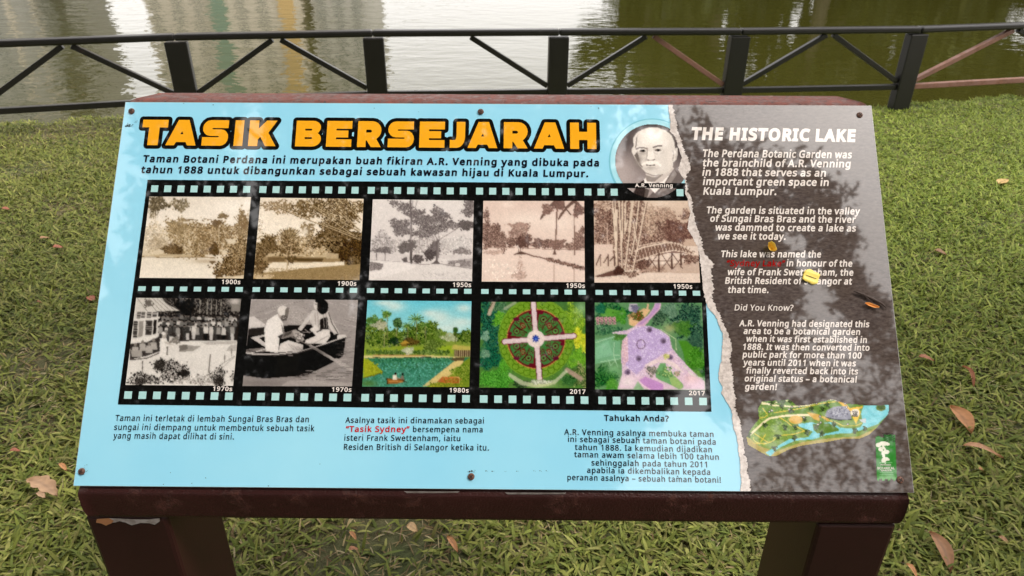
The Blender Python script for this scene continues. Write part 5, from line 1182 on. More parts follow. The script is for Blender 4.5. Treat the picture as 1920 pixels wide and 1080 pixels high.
    p.line([(248, 750), (248, 900)], 10, (90, 84, 80)); p.line([(990, 675), (970, 870)], 11, (110, 104, 98)); p.line([(1147, 680), (1147, 760)], 11, (120, 114, 108)); p.line([(1222, 615), (1222, 690)], 11, (130, 124, 118)); p.line([(1100, 790), (1260, 690)], 7, (150, 144, 138)); p.line([(1130, 810), (1255, 700)], 5, (140, 134, 128))
    B = [(40, 37, 35), (96, 90, 86), (176, 170, 164), (212, 206, 200), (24, 22, 22)]
    p.dabs(540, 840, 170, 130, 1100, B, 2); p.dabs(430, 780, 60, 60, 300, [(34, 32, 30), (70, 66, 62)], 2); p.dabs(680, 890, 70, 50, 260, [(30, 28, 27), (60, 56, 54)], 2); p.dabs(250, 940, 180, 66, 800, B, 2); p.dabs(220, 965, 70, 36, 200, [(44, 41, 39), (80, 75, 72)], 2)
    p.dabs(860, 950, 300, 60, 800, [(206, 200, 194), (170, 164, 158), (110, 104, 98), (226, 220, 214)], 2); p.dabs(1050, 900, 90, 90, 480, B, 2); p.dabs(1060, 960, 50, 50, 220, [(36, 33, 32), (70, 66, 62)], 2); p.dabs(1210, 920, 30, 50, 60, B, 2)
    p.tex(.05); p.done('photo_print', 2.6, 'black and white photo of a crowd at an outdoor speech')
def pic7():
    p = Pic([(152, 65), (1322, 73), (1255, 1020), (58, 1015)], (445, 550), 5.838, seed=7)
    p.grad(0, 1100, (158, 150, 147), (140, 132, 129)); r = p.r
    for k in range(85):
        x, y = r.uniform(130, 1320), r.uniform(75, 420); q = r.uniform(40, 120); p.line([(x, y), (x + q, y - q * .25 * (1 if x < 700 else -1))], 5, [(196, 188, 184), (110, 104, 101), (176, 168, 165)][k % 3], .8)
    p.ell(640, 260, 150, 100, (166, 158, 154), .7); p.dabs(650, 270, 200, 90, 500, [(150, 142, 138), (180, 172, 168)], 1)
    p.poly([(130, 270), (180, 255), (300, 340), (300, 375), (130, 385)], (206, 198, 194))
    p.poly([(120, 395), (830, 345), (830, 370), (1000, 420), (1190, 480), (1160, 690), (1030, 770), (760, 900), (300, 935), (60, 900), (92, 660), (110, 500)], (16, 14, 14))
    p.poly([(120, 395), (300, 375), (310, 460), (112, 475)], (46, 43, 42)); p.poly([(500, 360), (830, 345), (800, 500), (520, 480)], (30, 27, 27))
    p.poly([(140, 490), (310, 455), (320, 480), (240, 495), (320, 560), (310, 600)], (196, 188, 184)); p.poly([(235, 490), (310, 482), (315, 525)], (30, 28, 28)); p.poly([(95, 620), (280, 600), (340, 640), (100, 668)], (120, 113, 110)); p.line([(150, 660), (310, 615)], 12, (206, 198, 194)); p.line([(110, 630), (300, 670)], 9, (40, 37, 36))
    p.line([(92, 658), (200, 674), (430, 672), (650, 650), (820, 605), (1000, 545), (1190, 478)], 14, (206, 198, 194)); p.line([(120, 678), (430, 688), (650, 666), (830, 620)], 7, (90, 84, 82))
    p.poly([(330, 300), (440, 230), (500, 330), (520, 470), (460, 500), (450, 660), (310, 640), (295, 400)], (226, 219, 214)); p.poly([(440, 480), (520, 440), (520, 480), (470, 510)], (60, 56, 54)); p.poly([(480, 330), (520, 430), (520, 470), (495, 430)], (120, 113, 110))
    p.ell(510, 225, 62, 74, (176, 166, 160), rot=.35); p.ell(500, 195, 60, 56, (214, 206, 200), rot=.3); p.poly([(470, 270), (560, 240), (540, 300), (490, 312)], (90, 83, 80)); p.line([(485, 255), (545, 240)], 9, (50, 46, 44)); p.ell(545, 205, 22, 50, (110, 103, 98), rot=.2); p.line([(500, 280), (530, 272)], 6, (210, 202, 196))
    p.poly([(510, 440), (640, 400), (720, 470), (640, 470), (480, 510)], (132, 124, 120)); p.poly([(520, 445), (600, 420), (590, 450), (500, 490)], (74, 69, 66)); p.poly([(600, 410), (680, 420), (740, 520), (650, 545)], (168, 160, 155)); p.dabs(670, 480, 50, 50, 70, [(110, 103, 100), (200, 192, 187)], 2)
    p.poly([(470, 560), (560, 520), (720, 570), (720, 620), (650, 645), (450, 650)], (214, 206, 201)); 
    for k in range(6): p.line([(560 + 22 * k, 560 + 6 * k), (620 + 16 * k, 630)], 5, (150, 142, 138))
    p.poly([(830, 185), (900, 200), (1000, 195), (1040, 300), (1120, 440), (1060, 460), (980, 330), (1000, 420), (840, 400), (790, 300), (700, 420), (660, 400)], (196, 188, 183)); p.poly([(905, 290), (985, 260), (1000, 400), (905, 405)], (36, 33, 32))
    for x in (850, 880, 940, 970): p.line([(x, 215), (x + 12, 380)], 7, (146, 138, 134))
    p.line([(1000, 215), (1035, 330), (1100, 440)], 12, (90, 84, 81)); p.ell(875, 125, 40, 62, (206, 198, 192)); p.ell(935, 150, 62, 84, (18, 16, 16)); p.ell(900, 82, 50, 26, (24, 22, 22)); p.line([(855, 118), (893, 122)], 7, (60, 55, 53)); p.line([(862, 160), (885, 162)], 6, (110, 100, 96)); p.ell(905, 160, 14, 50, (40, 37, 36))
    p.poly([(790, 400), (870, 350), (900, 420), (1010, 405), (1020, 480), (960, 560), (740, 560), (745, 520), (860, 470)], (214, 206, 201)); p.line([(870, 430), (930, 400)], 12, (70, 65, 63)); p.line([(830, 560), (1000, 470)], 8, (150, 142, 138)); p.poly([(1100, 455), (1190, 460), (1180, 490), (1090, 520)], (206, 198, 193))
    p.line([(740, 400), (790, 440)], 9, (150, 142, 138)); p.line([(720, 430), (800, 430)], 8, (170, 162, 158))
    p.line([(590, 480), (820, 590)], 15, (110, 103, 100)); p.line([(800, 580), (1060, 735)], 30, (166, 158, 154)); p.line([(805, 572), (1060, 722)], 8, (206, 198, 193)); p.poly([(1040, 720), (1090, 715), (1265, 830), (1262, 870), (1080, 770)], (168, 160, 156)); p.line([(560, 686), (610, 690)], 12, (120, 113, 110))
    for k in range(60):
        x, y = r.uniform(560, 1250), r.uniform(820, 1000); 
        if y > 1180 - .45 * x: p.line([(x, y), (x + r.uniform(60, 200), y - r.uniform(-12, 25))], 7, [(190, 182, 178), (70, 65, 63), (150, 142, 138), (100, 94, 91)][k % 4], .85)
    for k in range(26): x, y = r.uniform(1080, 1290), r.uniform(500, 800); p.line([(x, y), (x + 70, y + r.uniform(-20, 10))], 7, [(180, 172, 168), (96, 90, 87)][k % 2], .7)
    p.soft(250, 990, 260, 40, (120, 113, 110), .8); p.poly([(560, 960), (800, 945), (1250, 985), (1250, 1020), (480, 1012)], (166, 158, 154), .8); p.soft(860, 640, 200, 60, (30, 28, 27), .5)
    p.tex(.05); p.done('photo_print', 2.6, 'black and white photo of two people in a rowing boat')
def pic8():
    p = Pic([(145, 50), (1315, 60), (1290, 1025), (85, 1020)], (665, 555), 6.0, seed=8)
    p.grad(0, 450, (96, 186, 206), (150, 206, 208)); p.grad(450, 700, (120, 140, 60), (130, 150, 60)); p.grad(700, 1100, (52, 112, 84), (72, 140, 122))
    for a in ((450, 120, 120, 60), (960, 250, 130, 90), (1200, 300, 170, 60), (850, 200, 90, 40), (1230, 140, 90, 50), (340, 80, 120, 30), (1050, 370, 200, 50)): p.soft(*a, (206, 220, 214), .85)
    G = [(60, 86, 34), (96, 118, 46), (40, 62, 26), (130, 146, 70)]
    p.dabs(230, 420, 140, 170, 1300, G, 2); p.dabs(220, 290, 110, 60, 260, [(90, 124, 60), (60, 92, 44)], 2); p.dabs(290, 330, 90, 50, 200, [(176, 176, 150), (150, 150, 120)], 2); p.dabs(400, 480, 190, 110, 1200, G, 2); p.dabs(350, 210, 44, 46, 120, [(110, 150, 70), (70, 110, 46)], 2)
    p.dabs(650, 480, 190, 100, 1100, G, 2); p.dabs(850, 420, 130, 110, 900, G, 2); p.dabs(960, 470, 110, 70, 520, [(110, 132, 56), (80, 104, 42)], 2); p.dabs(760, 370, 120, 80, 500, G, 2)
    p.dabs(1060, 470, 90, 50, 240, [(170, 176, 140), (150, 160, 120)], 2); p.dabs(1240, 470, 90, 76, 600, G, 2)
    for cx, cy, R in ((690, 260, 90), (590, 340, 66), (360, 200, 50), (790, 330, 60)):
        for k in range(14): a = k * .45; p.line([(cx, cy), (cx + R * math.cos(a), cy + R * .75 * math.sin(a) + 12)], 9, [(86, 122, 52), (52, 82, 36), (130, 156, 80)][k % 3])
        p.line([(cx + 6, cy + 20), (cx + 8, cy + 290)], 7, (126, 116, 80))
    p.ell(480, 308, 50, 56, (52, 80, 44)); p.dabs(480, 308, 52, 58, 120, [(44, 70, 38), (80, 110, 66)], 2); p.line([(474, 360), (468, 580)], 9, (150, 140, 100)); p.ell(1135, 388, 30, 34, (52, 82, 40)); p.dabs(1130, 440, 40, 26, 80, G, 2); p.line([(1135, 420), (1132, 540)], 7, (90, 90, 56))
    p.line([(340, 420), (332, 590)], 6, (160, 150, 110)); p.dabs(620, 520, 90, 44, 300, [(96, 80, 44), (70, 60, 34)], 2); p.dabs(430, 510, 60, 40, 200, [(36, 54, 24)], 2)
    p.poly([(110, 610), (500, 570), (760, 580), (1110, 560), (1110, 650), (110, 670)], (132, 152, 52)); p.poly([(940, 580), (1100, 570), (1100, 650), (920, 640)], (140, 164, 50)); p.poly([(500, 545), (570, 505), (625, 540)], (176, 140, 60)); p.poly([(520, 545), (590, 545), (585, 575), (525, 575)], (120, 96, 44))
    p.dabs(860, 560, 95, 62, 560, [(90, 110, 50), (120, 136, 70), (60, 80, 34)], 2)
    for k in range(15): p.dabs(150 + 62 * k, 638, 30, 26, 80, [(80, 106, 50), (52, 74, 34), (120, 140, 76)], 2)
    p.dabs(590, 620, 60, 40, 160, [(160, 166, 136), (190, 190, 160)], 2); p.poly([(1085, 610), (1110, 555), (1305, 575), (1305, 615)], (176, 166, 84)); p.poly([(1120, 615), (1305, 615), (1300, 690), (1120, 690)], (84, 66, 46))
    for k in range(8): p.line([(1130 + 24 * k, 618), (1128 + 24 * k, 690)], 6, (190, 176, 140))
    p.poly([(105, 675), (800, 672), (1180, 690), (1180, 705), (850, 702), (500, 700), (105, 708)], (206, 190, 130)); p.line([(210, 672), (800, 676)], 7, (180, 116, 70)); p.line([(205, 696), (280, 697)], 9, (60, 56, 36)); p.line([(560, 698), (860, 694)], 10, (56, 60, 40))
    p.dabs(640, 760, 500, 60, 900, [(40, 92, 60), (62, 118, 82), (80, 140, 110)], 2, box=True); p.dabs(620, 880, 520, 130, 1100, [(74, 138, 118), (50, 106, 80), (92, 156, 140)], 2, box=True, el=0)
    p.poly([(1060, 715), (1150, 700), (1240, 700), (1230, 735), (1150, 745)], (86, 74, 52)); p.poly([(100, 708), (150, 712), (315, 850), (300, 870), (95, 925)], (150, 160, 44)); p.dabs(190, 830, 90, 70, 200, [(164, 168, 50), (130, 142, 40)], 2); p.line([(95, 925), (200, 902), (315, 862)], 9, (96, 90, 34)); p.soft(150, 985, 110, 40, (84, 116, 56), .8)
    p.poly([(1120, 740), (1230, 730), (1210, 770), (1100, 890), (960, 960), (820, 1010), (760, 1020)], (206, 184, 120)); p.poly([(1230, 740), (1310, 690), (1310, 1030), (780, 1030), (960, 960), (1100, 880)], (112, 132, 46)); p.dabs(1190, 860, 120, 90, 700, [(70, 96, 34), (140, 152, 64), (104, 128, 44)], 2); p.dabs(960, 1000, 160, 28, 320, [(150, 146, 52), (96, 116, 40)], 2)
    p.poly([(930, 965), (990, 910), (1180, 915), (1180, 985), (930, 970)], (168, 96, 50)); p.line([(1000, 910), (1175, 918), (1178, 980)], 9, (206, 160, 96)); p.dabs(1060, 945, 90, 26, 140, [(190, 110, 60), (140, 90, 40), (120, 130, 50)], 2)
    p.poly([(358, 925), (430, 938), (560, 945), (545, 970), (470, 990), (375, 990)], (150, 98, 50)); p.line([(360, 930), (440, 940), (560, 946)], 9, (96, 60, 30)); p.line([(385, 962), (540, 968)], 7, (196, 146, 86)); p.line([(365, 930), (370, 990)], 12, (70, 44, 26)); p.line([(530, 945), (585, 972)], 7, (60, 40, 24))
    p.poly([(430, 895), (470, 888), (482, 945), (430, 945)], (226, 216, 196)); p.ell(460, 876, 13, 14, (36, 28, 22)); p.poly([(522, 905), (550, 900), (556, 945), (520, 940)], (120, 104, 90)); p.ell(540, 884, 13, 14, (30, 26, 22)); p.line([(470, 925), (520, 935)], 7, (170, 120, 90))
    p.tex(.05); p.done('photo_print', 2.6, 'colour photo of a lake with palms and a small rowing boat')
def pic9():
    p = Pic([(105, 38), (1308, 40), (1318, 1037), (85, 1030)], (885, 560), 6.173, seed=9)
    p.grad(0, 1100, (70, 110, 60), (80, 120, 56)); cx, cy = 742, 470
    p.dabs(240, 300, 180, 320, 2200, [(24, 72, 58), (40, 92, 72), (18, 56, 46), (60, 110, 84)], 2); p.dabs(200, 700, 160, 130, 900, [(26, 74, 56), (40, 96, 70)], 2); p.dabs(150, 440, 50, 60, 160, [(130, 160, 136), (90, 130, 110)], 2); p.dabs(150, 640, 60, 50, 150, [(120, 154, 126), (80, 120, 96)], 2); p.dabs(350, 480, 60, 60, 150, [(70, 96, 104), (50, 80, 90)], 2)
    p.dabs(330, 230, 90, 100, 480, [(90, 150, 48), (120, 176, 60), (64, 122, 40)], 2); p.dabs(280, 930, 190, 130, 1400, [(70, 136, 50), (100, 168, 66), (48, 106, 38)], 2); p.dabs(380, 760, 80, 90, 350, [(90, 156, 52), (70, 130, 44)], 2)
    p.dabs(1180, 250, 110, 200, 900, [(120, 156, 46), (150, 180, 60), (84, 122, 38)], 2); p.dabs(1230, 500, 80, 160, 700, [(186, 190, 46), (150, 166, 44), (206, 206, 70)], 2); p.dabs(1200, 700, 110, 110, 700, [(110, 160, 52), (84, 136, 44)], 2); p.soft(1270, 110, 70, 80, (140, 176, 130), .8); p.dabs(1220, 900, 100, 130, 600, [(80, 100, 50), (150, 150, 100), (50, 76, 40)], 2); p.dabs(1090, 940, 90, 60, 420, [(40, 80, 40), (70, 110, 60)], 2); p.dabs(560, 990, 90, 50, 300, [(60, 84, 50), (30, 50, 34)], 2)
    p.dabs(330, 100, 90, 60, 260, [(96, 130, 96), (50, 90, 60)], 2); p.line([(250, 45), (200, 180)], 44, (176, 160, 140)); p.line([(240, 45), (190, 130)], 9, (90, 76, 60)); p.line([(1100, 830), (1260, 930)], 50, (160, 140, 122))
    p.ell(cx, cy - 10, 440, 470, (112, 150, 50)); p.dabs(cx, cy, 420, 450, 1500, [(126, 164, 56), (98, 140, 44), (140, 172, 70)], 1)
    for R, n in ((400, 34), (345, 30)):
        for k in range(n):
            a = 2 * math.pi * k / n; x, y = cx + R * .98 * math.cos(a), cy + R * math.sin(a); s_ = 40
            p.line([(x + s_ * math.cos(a + t), y + s_ * math.sin(a + t)) for t in np.linspace(-1.9, 1.9, 9)], 6, (60, 96, 26))
    p.poly([(430, 860), (600, 960), (760, 990), (960, 940), (1090, 820), (1110, 850), (960, 990), (760, 1030), (560, 1000), (420, 900)], (186, 190, 160), .8); p.line([(380, 120), (500, 45)], 34, (170, 172, 150), .7); p.soft(800, 1000, 150, 30, (200, 206, 150), .8)
    p.ell(cx, cy, 340, 348, (206, 130, 80)); p.ell(cx, cy, 331, 339, (98, 30, 38)); 
    for q in range(4):
        a0 = math.pi / 2 * q + .05
        def pt(rr, t): a = a0 + t * (math.pi / 2 - .1); return (cx + rr * math.cos(a), cy + rr * math.sin(a))
        p.poly([pt(110, .06)] + [pt(318, t) for t in np.linspace(.05, .95, 10)] + [pt(110, .94)], (62, 118, 60))
        for t, rr, s_ in ((.22, 240, 42), (.78, 240, 42), (.5, 285, 30), (.2, 160, 22), (.8, 160, 22)):
            x, y = pt(rr, t); p.ell(x, y, s_, s_, (92, 24, 34)); p.ell(x, y, s_ * .72, s_ * .72, (80, 142, 72)); p.ell(x, y, s_ * .34, s_ * .34, (70, 24, 30))
        for t in (.36, .64): p.line([pt(130, t), pt(220, t + (t - .5) * .2), pt(300, t)], 12, (84, 24, 32)); 
        x, y = pt(215, .5); p.poly([(x - 38, y - 20), (x + 10, y - 44), (x + 38, y + 20), (x - 10, y + 44)], (120, 30, 36)); p.ell(x, y, 20, 20, (120, 160, 90)); p.ell(x, y, 11, 11, (110, 30, 36))
        for t in (.1, .9): p.ell(*pt(310, t), 26, 22, (96, 26, 44))
        p.ell(*pt(322, .5), 36, 22, (92, 24, 52))
        p.dabs(*pt(210, .5), 130, 130, 60, [(50, 96, 48), (90, 150, 80), (84, 26, 34)], 1)
    for a, b, wd in (((710, 40), (735, 400), 54), ((750, 540), (782, 930), 54), ((375, 505), (660, 482), 54), ((820, 468), (1180, 438), 54)):
        p.line([a, b], wd + 16, (96, 34, 40)); p.line([a, b], wd, (214, 194, 196))
    p.dabs(770, 960, 120, 24, 200, [(206, 206, 190), (150, 160, 130)], 2); p.ell(cx - 4, cy + 2, 102, 100, (222, 206, 200)); 
    for k in range(8): a = k * math.pi / 4; p.line([(cx - 4, cy), (cx - 4 + 36 * math.cos(a), cy + 36 * math.sin(a))], 17, (36, 56, 140))
    p.ell(cx - 4, cy, 26, 26, (40, 66, 160)); p.ell(cx - 2, cy + 3, 9, 9, (120, 160, 214))
    p.tex(.06); p.done('photo_print', 2.6, 'aerial colour photo of a round patterned garden')
def pic10():
    p = Pic([(90, 45), (1295, 48), (1335, 1030), (95, 1020)], (1100, 560), 6.0, seed=10)
    p.grad(0, 1100, (92, 134, 92), (96, 140, 92))
    p.dabs(280, 160, 200, 130, 900, [(40, 92, 54), (70, 124, 64), (26, 66, 46)], 2); p.poly([(150, 200), (230, 110), (390, 140), (320, 210)], (92, 150, 62)); p.dabs(150, 110, 60, 60, 260, [(30, 84, 64), (50, 110, 80)], 2); p.dabs(380, 200, 70, 80, 320, [(60, 120, 44), (84, 144, 54)], 2)
    for r_ in range(3):
        for c in range(5): p.poly([(100 + 46 * c + 10 * r_, 215 + 30 * r_), (136 + 46 * c, 206 + 30 * r_), (146 + 46 * c, 236 + 28 * r_), (106 + 46 * c, 244 + 28 * r_)], (206, 150, 160)); p.ell(124 + 46 * c, 226 + 29 * r_, 9, 9, (130, 90, 100))
    p.dabs(230, 350, 150, 60, 420, [(60, 104, 70), (96, 140, 100), (40, 80, 56)], 2); p.poly([(95, 470), (300, 430), (380, 470), (385, 690), (100, 740)], (112, 164, 124)); p.poly([(95, 560), (240, 480), (300, 640), (95, 690)], (126, 178, 142)); p.dabs(360, 430, 70, 44, 240, [(60, 104, 50), (84, 130, 64)], 2)
    for L in ([(310, 500), (300, 640), (370, 640)], [(150, 720), (380, 680)], [(240, 690), (270, 760), (330, 700)], [(300, 640), (350, 780)], [(100, 500), (320, 430)]): p.line(L, 7, (176, 206, 176))
    p.dabs(200, 880, 130, 110, 900, [(40, 92, 46), (70, 124, 60), (24, 66, 36)], 2); p.dabs(280, 960, 70, 60, 420, [(60, 124, 44), (90, 150, 60)], 2); p.soft(300, 800, 90, 50, (120, 170, 120), .8)
    p.dabs(1120, 250, 190, 210, 2000, [(36, 66, 56), (56, 92, 70), (24, 46, 42), (90, 124, 96)], 2); p.dabs(1060, 330, 120, 90, 520, [(80, 124, 54), (56, 100, 44)], 2); p.dabs(1200, 500, 100, 120, 700, [(44, 74, 60), (70, 100, 80)], 2); p.dabs(930, 130, 90, 90, 500, [(110, 140, 116), (80, 112, 90)], 2); p.dabs(800, 210, 80, 100, 520, [(56, 84, 62), (90, 116, 90), (36, 60, 46)], 2)
    p.poly([(1030, 480), (1130, 480), (1250, 600), (1320, 620), (1330, 880), (1260, 880), (1110, 740), (1080, 600)], (74, 130, 46)); p.dabs(1210, 700, 110, 150, 800, [(64, 122, 40), (92, 148, 56), (50, 100, 36)], 2); p.dabs(1290, 820, 40, 60, 150, [(40, 84, 40)], 2)
    p.soft(930, 340, 70, 50, (170, 170, 120), .8); p.dabs(560, 200, 90, 70, 360, [(110, 90, 60), (170, 140, 96), (70, 100, 50)], 2); p.poly([(470, 240), (640, 110), (720, 130), (640, 230), (530, 320), (480, 300)], (214, 176, 132)); p.dabs(580, 200, 60, 60, 220, [(80, 96, 44), (140, 60, 40), (60, 84, 40)], 2); p.poly([(480, 60), (570, 60), (560, 160), (470, 140)], (180, 172, 186)); p.dabs(540, 110, 40, 44, 90, [(110, 106, 130)], 2); p.poly([(680, 60), (700, 60), (690, 140), (670, 140)], (214, 170, 140))
    p.poly([(770, 48), (838, 48), (830, 110), (730, 220), (640, 330), (530, 330), (560, 290), (690, 190), (745, 110)], (206, 166, 190)); p.poly([(780, 48), (822, 48), (810, 110), (716, 215), (620, 300), (570, 300), (700, 196), (760, 110)], (176, 140, 186))
    pl = [(290, 385), (450, 360), (560, 310), (700, 310), (830, 360), (930, 430), (960, 560), (1040, 660), (1120, 745), (1260, 890), (1330, 930), (1335, 1030), (345, 1022), (400, 850), (385, 640), (410, 470), (460, 410), (290, 400)]
    p.poly(pl, (214, 186, 204)); p.poly([(460, 400), (560, 330), (700, 312), (850, 380), (930, 450), (950, 580), (840, 640), (660, 760), (560, 860), (440, 760), (440, 560)], (186, 164, 208)); p.poly([(385, 640), (400, 480), (460, 430), (470, 700), (410, 760)], (214, 176, 184))
    m = inside(pl, p.X, p.Y) & (p.Y < 880); n = (p.r.random(p.X.shape) < .13) & m; p.C[n] = (236, 224, 240); n = (p.r.random(p.X.shape) < .10) & m; p.C[n] = (160, 136, 186)
    p.poly([(640, 760), (760, 690), (900, 690), (1010, 740), (1100, 850), (900, 730), (820, 720), (700, 770)], (226, 206, 206)); p.poly([(770, 830), (830, 730), (890, 730), (900, 800), (1000, 880), (1080, 960), (1090, 1000), (1040, 1020), (920, 960), (780, 900)], (110, 160, 106)); p.poly([(920, 880), (1010, 890), (1085, 985), (1060, 1018), (960, 980)], (150, 180, 110)); p.dabs(870, 830, 90, 70, 90, [(190, 200, 130), (84, 130, 76)], 2); p.soft(1180, 900, 80, 60, (226, 186, 186), .7)
    p.dabs(710, 810, 56, 50, 300, [(120, 116, 110), (160, 150, 140), (84, 86, 76)], 2); p.poly([(590, 920), (660, 880), (860, 960), (860, 1030), (700, 1030)], (190, 140, 196)); p.line([(560, 930), (720, 1030)], 12, (226, 196, 206)); p.line([(660, 800), (860, 960)], 9, (226, 196, 206)); p.poly([(520, 1025), (575, 930), (650, 1025)], (130, 166, 126)); p.soft(460, 940, 90, 60, (232, 220, 220), .8)
    for x, y in ((705, 355), (862, 482), (585, 680), (938, 665), (460, 830)): p.ell(x, y, 34, 32, (130, 110, 140)); p.ell(x + 4, y + 6, 18, 17, (86, 70, 90))
    p.line([(610 + 46 * math.cos(t), 520 + 52 * math.sin(t)) for t in np.linspace(0, 6.3, 20)], 10, (110, 84, 110)); p.line([(830, 350), (1000, 460), (1010, 590)], 8, (190, 200, 160)); p.line([(970, 270), (1070, 250)], 6, (160, 180, 140)); p.dabs(990, 840, 30, 26, 60, [(110, 140, 90), (196, 160, 150)], 2); p.line([(1090, 760), (1180, 860), (1300, 900)], 9, (206, 214, 196)); p.dabs(880, 650, 30, 24, 60, [(190, 190, 120)], 2)
    p.tex(.05); p.done('photo_print', 2.6, 'aerial colour photo of a pale paved plaza in greenery')
for fn in (pic1, pic2, pic3, pic4, pic5, pic6, pic7, pic8, pic9, pic10): fn()

# ---- round portrait
def portrait():
    cx, cy, R = 625, 588, 470
    z = lambda x, y: (1130 + x / 6.75, 215 + y / 6.75)
    ring = [z(cx + 528 * math.cos(a), cy + 526 * math.sin(a)) for a in np.linspace(0, 2 * math.pi, 90, endpoint=False)]
    halo = [z(cx + 548 * math.cos(a), cy + 8 + 548 * math.sin(a)) for a in np.linspace(0, 2 * math.pi, 90, endpoint=False)]
    poly_px('portrait_halo', halo, M['halo'], 0.6)
    poly_px('portrait_ring', ring, M['ring'], 1.0)
    p = Pic([(155, 118), (1095, 118), (1095, 1058), (155, 1058)], (1130, 215), 6.75, 150, 150, 20)
    p.grad(0, 1100, (90, 84, 84), (170, 160, 158)); p.soft(240, 760, 200, 260, (178, 168, 166), .9); p.soft(620, 150, 300, 60, (60, 56, 58), .8); p.soft(330, 330, 90, 120, (84, 78, 78), .5); p.soft(990, 420, 80, 160, (84, 78, 77), .8)
    p.poly([(360, 1060), (430, 900), (520, 830), (560, 1060)], (84, 78, 77)); p.poly([(560, 1060), (760, 860), (910, 700), (1000, 780), (1100, 900), (1100, 1060)], (124, 116, 114)); p.poly([(700, 1000), (800, 870), (905, 705), (940, 760), (800, 960)], (150, 142, 139)); p.poly([(520, 830), (545, 800), (700, 880), (850, 760), (780, 880), (660, 1000), (590, 930), (540, 940)], (226, 218, 214)); p.poly([(545, 935), (590, 960), (560, 1060), (520, 1060)], (110, 103, 100))
    p.poly([(540, 740), (860, 640), (905, 690), (760, 850), (640, 870), (540, 830)], (196, 187, 182)); p.poly([(540, 770), (640, 800), (760, 770), (660, 850), (560, 850)], (140, 132, 128), .8)
    head = [(400, 300), (430, 240), (500, 190), (600, 162), (700, 168), (800, 205), (870, 265), (905, 350), (915, 430), (945, 425), (950, 500), (930, 580), (890, 610), (885, 680), (820, 740), (720, 775), (620, 775), (545, 740), (490, 680), (430, 610), (395, 540), (365, 480), (370, 430), (395, 400)]
    p.poly(head, (206, 199, 193)); p.soft(640, 290, 180, 120, (232, 226, 220), 1.0)
    p.poly([(385, 300), (430, 235), (470, 205), (430, 290), (415, 420), (390, 400)], (214, 207, 202)); p.poly([(425, 300), (440, 270), (425, 420), (410, 430)], (140, 133, 129)); p.poly([(400, 520), (440, 470), (470, 600), (510, 680), (470, 650)], (120, 113, 109)); p.soft(450, 600, 50, 80, (130, 122, 118), .8); p.soft(850, 560, 40, 130, (214, 206, 200), .7); p.soft(560, 600, 30, 40, (140, 132, 128), .6)
    p.line([(425, 440), (470, 424), (560, 432)], 17, (128, 120, 117)); p.line([(640, 420), (690, 404), (745, 402)], 18, (124, 116, 113)); p.line([(565, 430), (560, 560)], 15, (170, 161, 156)); p.ell(505, 466, 38, 17, (110, 103, 100)); p.ell(510, 464, 16, 13, (34, 31, 31)); p.ell(700, 456, 42, 16, (130, 122, 118)); p.ell(702, 455, 17, 13, (40, 37, 36)); p.soft(500, 495, 50, 20, (150, 142, 137), .6)
    for ox, oy, rx, ry in ((495, 470, 66, 40), (705, 468, 68, 38)): p.line([(ox + rx * math.cos(t), oy + ry * math.sin(t)) for t in np.linspace(0, 6.3, 26)], 5, (176, 168, 163), .8)
    p.poly([(575, 470), (640, 480), (660, 580), (600, 590), (560, 570)], (222, 215, 209)); p.line([(570, 580), (605, 592), (655, 576)], 13, (120, 112, 108)); p.soft(590, 620, 110, 30, (232, 226, 220), .95); p.line([(500, 640), (560, 610), (610, 600), (680, 612), (730, 650)], 26, (226, 219, 213)); p.line([(555, 645), (600, 650), (660, 645)], 10, (96, 89, 86)); p.soft(610, 690, 70, 18, (170, 162, 157), .7); p.line([(570, 675), (660, 672)], 8, (160, 152, 147), .7); p.line([(550, 745), (640, 780), (760, 765)], 13, (150, 142, 138), .8); p.line([(885, 460), (900, 500), (885, 590)], 9, (160, 151, 147)); p.line([(915, 440), (935, 470), (925, 560)], 7, (176, 168, 163))
    # slight smoothing, then clip to the disc
    for _ in range(1): p.C[1:-1, 1:-1] = (p.C[1:-1, 1:-1] * 2 + p.C[:-2, 1:-1] + p.C[2:, 1:-1] + p.C[1:-1, :-2] + p.C[1:-1, 2:]) / 6
    p.C = (p.C - 165) * 1.35 + 168
    p.tex(.03)
    p.mask = ((p.X - cx) / R) ** 2 + ((p.Y - cy) / R) ** 2 < 1
    p.done('portrait_print', 2.8, 'round black and white portrait of a balding man with a moustache', soft=0.1)
    poly_px('portrait_caption_bar', [z(-200, 868), z(1046, 868), z(1060, 900), z(1046, 932), z(-200, 932)], M['film'], 3.3)
portrait()
